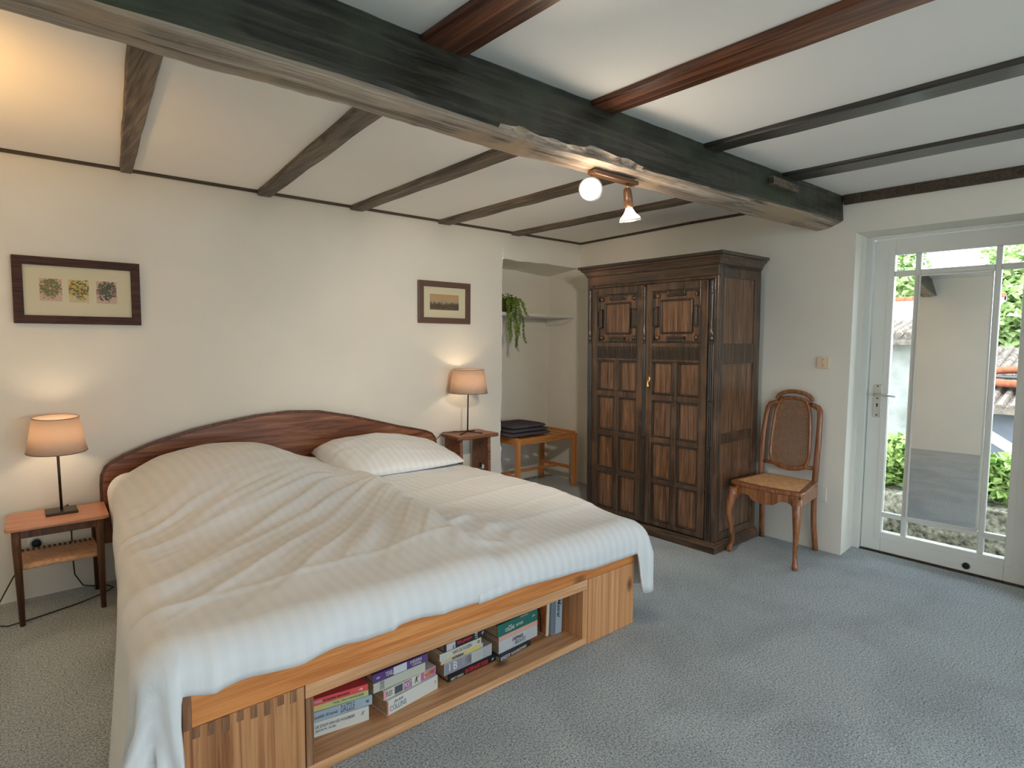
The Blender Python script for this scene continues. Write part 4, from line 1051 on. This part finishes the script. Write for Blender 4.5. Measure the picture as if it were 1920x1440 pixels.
# rear legs run on into the back stiles; the back tapers in slightly, leans to the wall and ends in a scrolled shoulder
def ry(z_, s): return pl([(0, 1.795+s*.182), (.2, 1.795+s*.172), (.44, 1.795+s*.178), (.70, 1.795+s*.184), (.86, 1.79+s*.176), (.95, 1.787+s*.166)], z_)
def rx(z_): return pl([(0, 4.005), (.15, 3.982), (.44, 3.955), (.65, 3.965), (.85, 3.985), (1.05, 4.008)], z_)
for s in (1, -1):
    pts = [(rx(q), ry(q, s), q) for q in (.001, .07, .15, .25, .35, .44, .52, .62, .72, .80, .87, .915)]
    pts += [(rx(.94), ry(.93, s)-s*.012, .940), (rx(.952), ry(.93, s)-s*.040, .951), (rx(.958), ry(.93, s)-s*.066, .957)]
    MB().sweep(pts, [(.018, .017)]*5+[(.019, .018)]*4+[(.018, .017)]*3+[(.018, .015), (.016, .015), (.014, .014)], 10, ref=(1,0,0)).build('back_stile', CW, ch, smooth=True)
# crest: arched rail with an opening below it
b = MB(); nn = 15
arc = [(rx(1.0)-.002, 1.787+.116*math.cos(a), .968+.066*math.sin(a)**.8) for a in [PI*(.02+.96*i/nn) for i in range(nn+1)]]
b.sweep(arc, [(.013, .017)]*len(arc), 10, ref=(1,0,0))
b.build('crest_rail', CW, ch, smooth=True)
# inner frame of the caned back panel
def bp(u, v):        # u across -1..1, v up 0..1 on the back panel
    z_ = lerp(.555, .975, v); half = pl([(0, .108), (.12, .128), (.5, .124), (.85, .112), (1, .085)], v)
    return Vector((rx(z_)-.004, 1.789+half*u, z_))
loop = [bp(-1, v/10) for v in range(0, 11)]+[bp(u, 1)+Vector((0, 0, .018*(1-u*u))) for u in (-.7, -.35, 0, .35, .7)]+[bp(1, v/10) for v in range(10, -1, -1)]+[bp(u, 0)+Vector((0, 0, -.022*(1-u*u))) for u in (.7, .35, 0, -.35, -.7)]
b = MB(); b.sweep(loop, [(.011, .013)]*len(loop), 10, ref=(1,0,0), closed=True); b.build('back_frame', CW, ch, smooth=True)
b = MB()
b.sweep([(rx(.545), ry(.54, 1), .548), (rx(.54), 1.895, .545), (rx(.52), 1.85, .527), (rx(.52), 1.789, .520), (rx(.52), 1.73, .527), (rx(.54), 1.68, .545), (rx(.545), ry(.54, -1), .548)], [(.013, .013)]*7, 10, ref=(1,0,0))
b.build('lower_rail', CW, ch, smooth=True)
b = MB()
for k in range(17):
    u = lerp(-.92, .92, k/16); b.sweep([bp(u, v/8) for v in range(9)], [(.0036, .0006)]*9, 4, ref=(1,0,0), square=True)
for k in range(30):
    v = lerp(.015, .985, k/29); b.sweep([bp(-1, v)-Vector((.0012, 0, 0)), bp(1, v)-Vector((.0012, 0, 0))], [(.0036, .0006)]*2, 4, ref=(1,0,0), square=True)
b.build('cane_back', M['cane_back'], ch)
# seat: serpentine frame, cane inset, shaped apron
sy0, sy1 = 1.530, 1.978
front = [(3.560-.030*math.sin(PI*t)**1.2, lerp(sy1, sy0, t)) for t in [i/16 for i in range(17)]]
outl = [(3.965, 1.960), (3.60, 1.985), (3.568, 1.982)]+front[1:-1]+[(3.568, 1.528), (3.60, 1.525), (3.965, 1.600)]
MB().prism(outl, 'z', .442, .466).build('seat_frame', CW, ch, bev=.007, seg=3)
def seatpt(u, v):
    x = lerp(3.592-.022*math.sin(PI*u), 3.925, v); y = lerp(lerp(1.945, 1.925, v), lerp(1.562, 1.635, v), u); return (x, y)
b = MB()
b.grid(lambda u, v: (*seatpt(u, v), .4668), 12, 12)
for k in range(34):
    u = k/33; b.sweep([(*seatpt(u, v/6), .4682) for v in range(7)], [(.0034, .0010)]*7, 4, square=True)
for k in range(30):
    v = k/29; b.sweep([(*seatpt(u/6, v), .4686) for u in range(7)], [(.0030, .0008)]*7, 4, square=True)
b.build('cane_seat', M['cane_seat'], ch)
b = MB(); ap = []; n = 24; rings = []
for i in range(n+1):
    t = i/n; y = lerp(1.948, 1.560, t); x = 3.566-.026*math.sin(PI*t)**1.2
    zb_ = .345+.060*abs(2*t-1)**.5*0+pl([(0, .0), (.10, .050), (.24, .050), (.32, .022), (.5, .012), (.68, .022), (.76, .050), (.90, .050), (1, .0)], t)
    rings.append([(x, y, zb_), (x+.02, y, zb_), (x+.02, y, .445), (x, y, .445)])
b.rings(rings); b.build('front_apron', CW, ch, bev=.003)
for y0, y1 in ((1.958, 1.940), (1.548, 1.600)):
    b = MB(); b.hexa([(3.58, y0-.01, .375), (3.95, y1-.01, .375), (3.58, y0+.008, .375), (3.95, y1+.008, .375), (3.58, y0-.01, .445), (3.95, y1-.01, .445), (3.58, y0+.008, .445), (3.95, y1+.008, .445)])
    b.build('side_rail', CW, ch, bev=.003)

ch.location.y -= .016
# ------------------------------------------------------------------ pictures, switch, plate
def picture(name, x0, x1, z0, z1, bw, mframe, label, prints, th=.020):
    r = thing(name, ((x0+x1)/2, YA-.012, (z0+z1)/2), label, 'picture', 'framed pictures on the bed wall')
    y0, y1 = YA-th-.006, YA-.006
    b = MB()
    for q in (((x0, z0), (x1, z0), (x1-bw, z0+bw), (x0+bw, z0+bw)), ((x1, z0), (x1, z1), (x1-bw, z1-bw), (x1-bw, z0+bw)), ((x1, z1), (x0, z1), (x0+bw, z1-bw), (x1-bw, z1-bw)), ((x0, z1), (x0, z0), (x0+bw, z0+bw), (x0+bw, z1-bw))):
        b.prism(list(q), 'y', y0, y1)
    b.build('frame', mframe, r, bev=.0015)
    MB().box(x0+bw-.003, x1-bw+.003, y1-.006, y1-.003, z0+bw-.003, z1-bw+.003).build('mount', M['mat_cream'], r)
    for k, (a0, a1, c0, c1, m) in enumerate(prints):
        MB().box(-(a1-a0)/2, (a1-a0)/2, -.0006, .0006, -(c1-c0)/2, (c1-c0)/2).build('print', m, r, local=True).location = Vector(((a0+a1)/2, y1-.0068, (c0+c1)/2))-r.location
    MB().box(x0+bw-.002, x1-bw+.002, y0+.004, y0+.006, z0+bw-.002, z1-bw+.002).build('glass', M['pict_glass'], r)
    return r
PG = (.62,.47,.33)
fm = [flowers_mat('bouquet_print_rose', 1.3, (.64,.46,.34), [(.46,.20,.14),(.52,.32,.14),(.16,.18,.17),(.60,.46,.32),(.24,.26,.10)], (.18,.20,.08)),
      flowers_mat('bouquet_print_blue', 4.1, (.66,.54,.30), [(.14,.17,.24),(.60,.30,.07),(.20,.20,.16),(.60,.46,.10)], (.14,.17,.07)),
      flowers_mat('bouquet_print_pink', 7.7, (.64,.46,.36), [(.48,.22,.18),(.10,.12,.10),(.50,.30,.26),(.16,.16,.12)], (.10,.13,.06))]
picture('framed_picture', .057, .604, 1.424, 1.763, .042, M['frame_dark'], 'long dark-framed picture with three small flower bouquets on cream mount',
        [(.164, .256, 1.541, 1.655, fm[0]), (.284, .371, 1.538, 1.656, fm[1]), (.403, .495, 1.538, 1.656, fm[2])])
def landscape_mat():
    m, nt, out = newmat('landscape_print'); p = principled(nt, out, .6, .2)
    t = nd(nt, 'TexCoord'); sx = nd(nt, 'SeparateXYZ'); lk(nt, t, 'Object', sx, 0)
    n = nd(nt, 'TexNoise', Scale=34.0, Detail=5.0); lk(nt, t, 'Object', n, 'Vector')
    a = nd(nt, 'Math', operation='MULTIPLY_ADD'); a.inputs[1].default_value = .075; lk(nt, n, 'Fac', a, 0); lk(nt, sx, 'Z', a, 2)
    mr = nd(nt, 'MapRange'); mr.inputs[1].default_value = -.03; mr.inputs[2].default_value = .10; lk(nt, a, 0, mr, 0)
    r = ramp(nt, [(.0, (.20,.13,.07)), (.30, (.11,.085,.055)), (.44, (.17,.13,.09)), (.52, (.40,.33,.24)), (.66, (.52,.36,.20)), (1, (.55,.33,.14))]); lk(nt, mr, 0, r, 'Fac')
    lk(nt, r, 'Color', p, 'Base Color'); return m
picture('framed_picture', 2.405, 2.887, 1.484, 1.806, .044, M['frame_brown'], 'smaller brown-framed picture of a sepia landscape between headboard and niche', [(2.51, 2.779, 1.588, 1.708, landscape_mat())])
sw = thing('light_switch', (xb(1.61), 1.614, 1.229), 'square cream light switch on the wall between wardrobe and door', 'switch')
MB().box(xb(1.6)-.010, xb(1.6)+.002, 1.576, 1.652, 1.192, 1.266).build('plate', M['cream_pl'], sw, bev=.003)
b = MB().box(xb(1.6)-.016, xb(1.6)-.010, 1.606, 1.616, 1.222, 1.245); b.build('toggle', M['cream_pl'], sw, bev=.002)
b = MB().lathe([(.003, -.011), (.003, -.009)], (xb(1.6), 1.612, 1.212), 8, 'x').lathe([(.003, -.011), (.003, -.009)], (xb(1.6), 1.612, 1.252), 8, 'x'); b.build('screw_heads', M['ink_grey'], sw)
cp = thing('cover_plate', (xb(1.58), 1.585, .36), 'blank white cover plate low on the wall behind the chair', 'plate')
MB().box(xb(1.6)-.006, xb(1.6)+.002, 1.555, 1.625, .325, .42).build('plate', M['wall'], cp, bev=.002)

# ------------------------------------------------------------------ spotlights under the beam
sl = thing('spotlight_bar', (1.92, 1.62, 2.03), 'brass and brown spotlight bar under the great beam with two lit bulbs', 'light')
MB().box(1.790, 2.065, 1.598, 1.640, 2.012, 2.030).build('bar', M['brown_metal'], sl, bev=.004)
def spot(px, py, ztop, zj, d, L, cup=.10):
    MB().cyl((px, py, ztop), (px, py, zj), .0055, n=10).build('rod', M['brass'], sl, smooth=True)
    d = Vector(d).normalized(); q = d.to_track_quat('Z', 'Y').to_matrix().to_4x4(); o0 = Vector((px, py, zj))
    Mx = Matrix.Translation(o0) @ q
    MB().lathe([(.004, -.012), (.014, -.008), (.017, .004), (.0185, .03), (.020, L), (.012, L)], n=20).xform(Mx).build('cup', M['brown_metal'], sl, smooth=True)
    h = L-.005
    MB().lathe([(.012, h), (.016, h+.012), (.026, h+.030), (.040, h+.044), (.043, h+.050), (.044, h+.056)], n=28, caps=False).xform(Mx).build('reflector_glass', bg, sl, smooth=True)
    MB().lathe([(.044, h+.052), (.046, h+.056), (.044, h+.060), (.040, h+.057)], n=28, caps=False).xform(Mx).build('lens_rim', M['white_pl'], sl, smooth=True)
    MB().lathe([(.001, h+.062), (.020, h+.061), (.030, h+.058), (.0305, h+.0555), (.001, h+.0555)], n=28).xform(Mx).build('lens', M['bulb_face'], sl, smooth=True)
    MB().sphere((0, 0, 0), (.010, .010, .013)).xform(Mx @ Matrix.Translation((0, 0, h+.022))).build('filament', M['bulb'], sl, smooth=True)
    return Mx @ Vector((0, 0, h+.10)), d
m, nt, out = newmat('reflector_glass')
t = nd(nt, 'BsdfTransparent'); g = nd(nt, 'BsdfPrincipled', Roughness=.1); g.inputs['Base Color'].default_value = (.85, .62, .40, 1); tl = nd(nt, 'BsdfTranslucent'); tl.inputs[0].default_value = (1, .8, .6, 1)
mx = nd(nt, 'MixShader'); mx.inputs[0].default_value = .55; mx2 = nd(nt, 'MixShader'); mx2.inputs[0].default_value = .5
lk(nt, g, 0, mx2, 1); lk(nt, tl, 0, mx2, 2); lk(nt, t, 0, mx, 1); lk(nt, mx2, 0, mx, 2); lk(nt, mx, 0, out, 'Surface'); bg = m
e1, d1 = spot(1.800, 1.625, 2.014, 1.955, (-.75, -.62, -.22), .040)
e2, d2 = spot(2.010, 1.615, 2.014, 1.985, (.22, .02, -1.0), .070)
def spot_light(name, loc, d, w, size, blend, col):
    l = bpy.data.lights.new(name, 'SPOT'); l.energy = w; l.spot_size = size; l.spot_blend = blend; l.color = col; l.shadow_soft_size = .03
    o = bpy.data.objects.new(name, l); COL.objects.link(o); o.location = loc; o.rotation_euler = Vector(d).to_track_quat('-Z', 'Y').to_euler(); return o

# ------------------------------------------------------------------ outside
MB().box(4.42, 30, -14, 26, -1.6, -1.5).build('garden_ground', M['moss'], kind='structure')
MB().box(-12, 4.42, -24, YD-.25, -1.6, -.02).build('garden_terrace', simple('pale_gravel', (.42,.40,.36), .95, .1, var=.2, vscale=30), kind='structure')
MB().box(4.40, 5.05, -3, 6, -1.6, -.06).build('garden_path', simple('pale_gravel_path', (.25,.24,.21), .95, .1, var=.4, vscale=30), kind='structure')
b = MB(); random.seed(5)
sw_ = MB()
def stone_fn(u, v):
    y = lerp(-1.0, 4.5, u); z_ = lerp(-.5, .20, v); return (5.25-.05*v+.05*N(y*5, z_*7, 2), y, z_)
sw_.grid(stone_fn, 120, 18)
sw_.grid(lambda u, v: (lerp(5.20, 5.75, v)+.0, lerp(-1.0, 4.5, u), .20+.03*N(u*20, v*4, 1)), 120, 8)
o = sw_.build('stone_wall', M['stone'], smooth=True, normals=False, origin=(5.4, 1.7, -.5)); tag(o, 'low mossy stone garden wall seen through the bottom door panes', 'garden wall', kind='thing')
def bush(name, c, r, n, mat, label, cat, size, group=None, trunk=None):
    rt = thing(name, (c[0], c[1], trunk if trunk is not None else c[2]-r[2]), label, cat, group)
    b = MB()
    for k in range(n):
        a, h = random.uniform(0, 2*PI), random.uniform(-1, 1); q = math.sqrt(1-h*h); rr = random.uniform(.55, 1)
        rr *= 1+.25*N(3*q*math.cos(a), 3*q*math.sin(a), 3*h+c[0])
        p = Vector((c[0]+r[0]*rr*q*math.cos(a), c[1]+r[1]*rr*q*math.sin(a), c[2]+r[2]*rr*h))
        s = size*random.uniform(.6, 1.3)
        leaf(b, p, Vector((random.uniform(-1, 1), random.uniform(-1, 1), random.uniform(-.5, .8))), s, s*.38)
    b.build('foliage', mat, rt, normals=False)
    if trunk is not None:
        MB().sweep([(c[0], c[1], trunk), (c[0]+.1, c[1], lerp(trunk, c[2], .6)), (c[0], c[1], c[2]+r[2]*.4)], [.16, .12, .05], 10).build('trunk', M['bark'], rt, smooth=True)
    else:
        b = MB()
        for k in range(7):
            a = k*.9; b.sweep([(c[0], c[1], c[2]-r[2]), (c[0]+r[0]*.5*math.cos(a), c[1]+r[1]*.5*math.sin(a), c[2]+r[2]*.3)], [.012, .005], 6)
        b.build('stems', M['bark'], rt)
bush('garden_bush', (5.50, 1.66, .40), (.20, .26, .20), 2200, M['bush'], 'leafy green bush on the stone wall in the pane beside the door handle', 'bush', .065)
bush('garden_bush', (5.50, .93, .37), (.20, .24, .165), 1300, M['bush'], 'leafy green bush on the stone wall in the pane farthest from the handle', 'bush', .075)
# pale house beyond, ridge tiles and sloping tiled lean-to
hs = thing('stone_house', (9.6, 3.6, -1.5), 'pale rendered house with orange ridge tiles beyond the door', 'house')
MB().box(9.0, 11.6, 2.28, 5.6, -1.5, 1.40).build('wall', M['render'], hs)
b = MB(); b.hexa([(8.8, 2.05, 1.38), (11.7, 2.05, 2.02), (8.8, 5.7, 1.38), (11.7, 5.7, 2.02), (8.8, 2.05, 1.45), (11.7, 2.05, 2.10), (8.8, 5.7, 1.45), (11.7, 5.7, 2.10)]); rf = b.build('roof', M['render'], hs)
b = MB()
for k in range(30): y = 2.05+k*.12; b.sweep([(11.6, y, 2.08), (11.6, y+.13, 2.08)], [.065, .05], 8)
b.build('ridge_tiles', M['tile_orange'], hs)
b = MB()
for k in range(34):
    y = 2.06+k*.108; b.sweep([(8.75, y, 1.46), (9.6, y, 1.66)], [.045, .04], 6)
b.build('eave_tiles', M['tile'], hs)
MB().box(8.74, 8.80, 2.05, 5.7, 1.34, 1.40).build('eave_board', M['tile'], hs)
sdh = thing('garden_shed', (8.6, 1.3, -1.5), 'low shed with grey tiled roof and pale door beyond the far pane', 'shed')
MB().box(8.4, 10.4, .2, 1.9, -1.5, .62).build('wall', simple('lilac_boards', (.20,.215,.26), .7, .3, var=.1), sdh)
b = MB(); b.hexa([(8.2, .1, .60), (10.6, .1, 1.25), (8.2, 1.98, .60), (10.6, 1.98, 1.25), (8.2, .1, .66), (10.6, .1, 1.31), (8.2, 1.98, .66), (10.6, 1.98, 1.31)]); b.build('roof', M['tile'], sdh)
b = MB()
for k in range(17): y = .14+k*.108; b.sweep([(8.2, y, .67), (10.55, y, 1.31)], [.04, .036], 6)
b.build('roof_tiles', M['tile'], sdh)
b = MB(); b.hexa([(8.18, 1.0, -.02), (8.22, 1.0, -.02), (8.18, 1.95, .58), (8.22, 1.95, .58), (8.18, 1.0, .10), (8.22, 1.0, .10), (8.18, 1.95, .70), (8.22, 1.95, .70)]); b.build('barge_board', M['white'], sdh)
MB().box(8.36, 8.40, .9, 1.7, -.02, .02).build('door_rail', M['white'], sdh)
hp_ = thing('orange_hoop', (9.0, 1.5, .80), 'orange hoop with a dark middle lying on the shed roof', 'hoop')
b = MB(); b.sweep([(8.9+.28*math.cos(a), 1.42+.34*math.sin(a), .985+.07*math.cos(a)) for a in [2*PI*k/28 for k in range(28)]], .045, 10, closed=True); b.build('ring', M['tile_orange'], hp_, smooth=True)
b = MB(); b.lathe([(.01, .0), (.26, 0), (.26, .02), (.01, .02)], (8.9, 1.42, .965), 24); b.build('inner_disc', M['black'], hp_)
for i, (c, r, n, lab) in enumerate([((16.5, 6.4, 2.6), (2.0, 2.0, 2.5), 13000, 'broad green tree behind the pale house, filling the upper pane beside the handle'),
                                    ((17.0, 2.7, 1.7), (1.7, 1.15, 1.75), 11000, 'tall green tree behind the shed in the far pane of the door'),
                                    ((24.0, 9.3, 3.6), (2.2, 1.6, 1.5), 6000, 'pale distant treetop behind the top middle pane')]):
    bush('garden_tree', c, r, n, M['tree'], lab, 'tree', .20, 'trees beyond the garden', -1.5)

# ------------------------------------------------------------------ light
w = bpy.data.worlds.new('World'); S.world = w; w.use_nodes = True
nt = w.node_tree; nt.nodes.clear()
out = nt.nodes.new('ShaderNodeOutputWorld'); bgd = nt.nodes.new('ShaderNodeBackground')
tc = nt.nodes.new('ShaderNodeTexCoord'); nz = nt.nodes.new('ShaderNodeTexNoise'); nz.inputs['Scale'].default_value = 2.2; nz.inputs['Detail'].default_value = 5
rr_ = ramp(nt, [(.35, (.70,.86,1.0)), (.66, (.88,.96,1.0))])
nt.links.new(tc.outputs['Generated'], nz.inputs['Vector']); nt.links.new(nz.outputs['Fac'], rr_.inputs['Fac'])
nt.links.new(rr_.outputs['Color'], bgd.inputs['Color']); bgd.inputs['Strength'].default_value = 4.6
nt.links.new(bgd.outputs[0], out.inputs[0])
def portal(loc, sx, sy, rot):
    l = bpy.data.lights.new('daylight_portal', 'AREA'); l.shape = 'RECTANGLE'; l.size = sx; l.size_y = sy; l.energy = 1
    l.cycles.is_portal = True
    o = bpy.data.objects.new('daylight_portal', l); COL.objects.link(o); o.location = loc; o.rotation_euler = rot
for a, c in WIN: portal(((a+c)/2, YD-.14, 1.18), c-a, 1.8, (PI/2, 0, 0))
portal((4.33, (WY0+WY1)/2, 1.375), WZ1-WZ0, WY1-WY0, (0, PI/2, 0))
portal((XC-.15, (LY0+LY1)/2, 1.3), LZ1-LZ0, LY1-LY0, (0, -PI/2, 0))
portal((4.35, .96, 1.02), 2.0, .95, (0, PI/2, 0))
WARM = (1.0, .74, .46)
lamp_light('bulb_light_near', (.1955, 3.735, .885), 4.2, WARM, .028)
lamp_light('bulb_light_far', (2.768, 3.75, 1.05), 4.2, WARM, .028)
spot_light('spot_beam_a', e1, d1, 9, 1.7, .6, (1, .84, .66))
spot_light('spot_beam_b', e2, (.36, .74, -.40), 36, 2.0, .9, (1, .86, .70))
lamp_light('spot_spill_a', (1.755, 1.585, 1.925), 2.0, (1, .82, .62), .05)
lamp_light('spot_spill_b', (2.03, 1.617, 1.84), 4.0, (1, .86, .70), .05)
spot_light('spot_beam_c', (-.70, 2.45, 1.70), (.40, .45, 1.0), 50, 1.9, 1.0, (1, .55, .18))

# ------------------------------------------------------------------ camera
cam = bpy.data.cameras.new('camera'); co = bpy.data.objects.new('camera', cam); COL.objects.link(co)
cam.sensor_fit = 'HORIZONTAL'; cam.sensor_width = 36; cam.lens = 1117.18/1920*36; cam.clip_start = .02; cam.clip_end = 200
yaw, pitch, roll = .86158488, .07377724, .0082315
f = Vector((math.cos(yaw)*math.cos(pitch), math.sin(yaw)*math.cos(pitch), -math.sin(pitch)))
r = Vector((math.sin(yaw), -math.cos(yaw), 0)); u = r.cross(f)
r2 = r*math.cos(roll)+u*math.sin(roll); u2 = -r*math.sin(roll)+u*math.cos(roll)
mw = Matrix((r2, u2, -f)).transposed().to_4x4(); mw.translation = (0, 0, 1.36)
co.matrix_world = mw
S.camera = co
S.view_settings.view_transform = 'Standard'; S.view_settings.look = 'None'; S.view_settings.gamma = 1; S.view_settings.use_curve_mapping = False
S.view_settings.exposure = 0.66
S.cycles.use_denoising = True
S.cycles.max_bounces = 12; S.cycles.diffuse_bounces = 8; S.cycles.transparent_max_bounces = 16
S.cycles.caustics_reflective = False; S.cycles.caustics_refractive = False
S.cycles.sample_clamp_indirect = 6.0
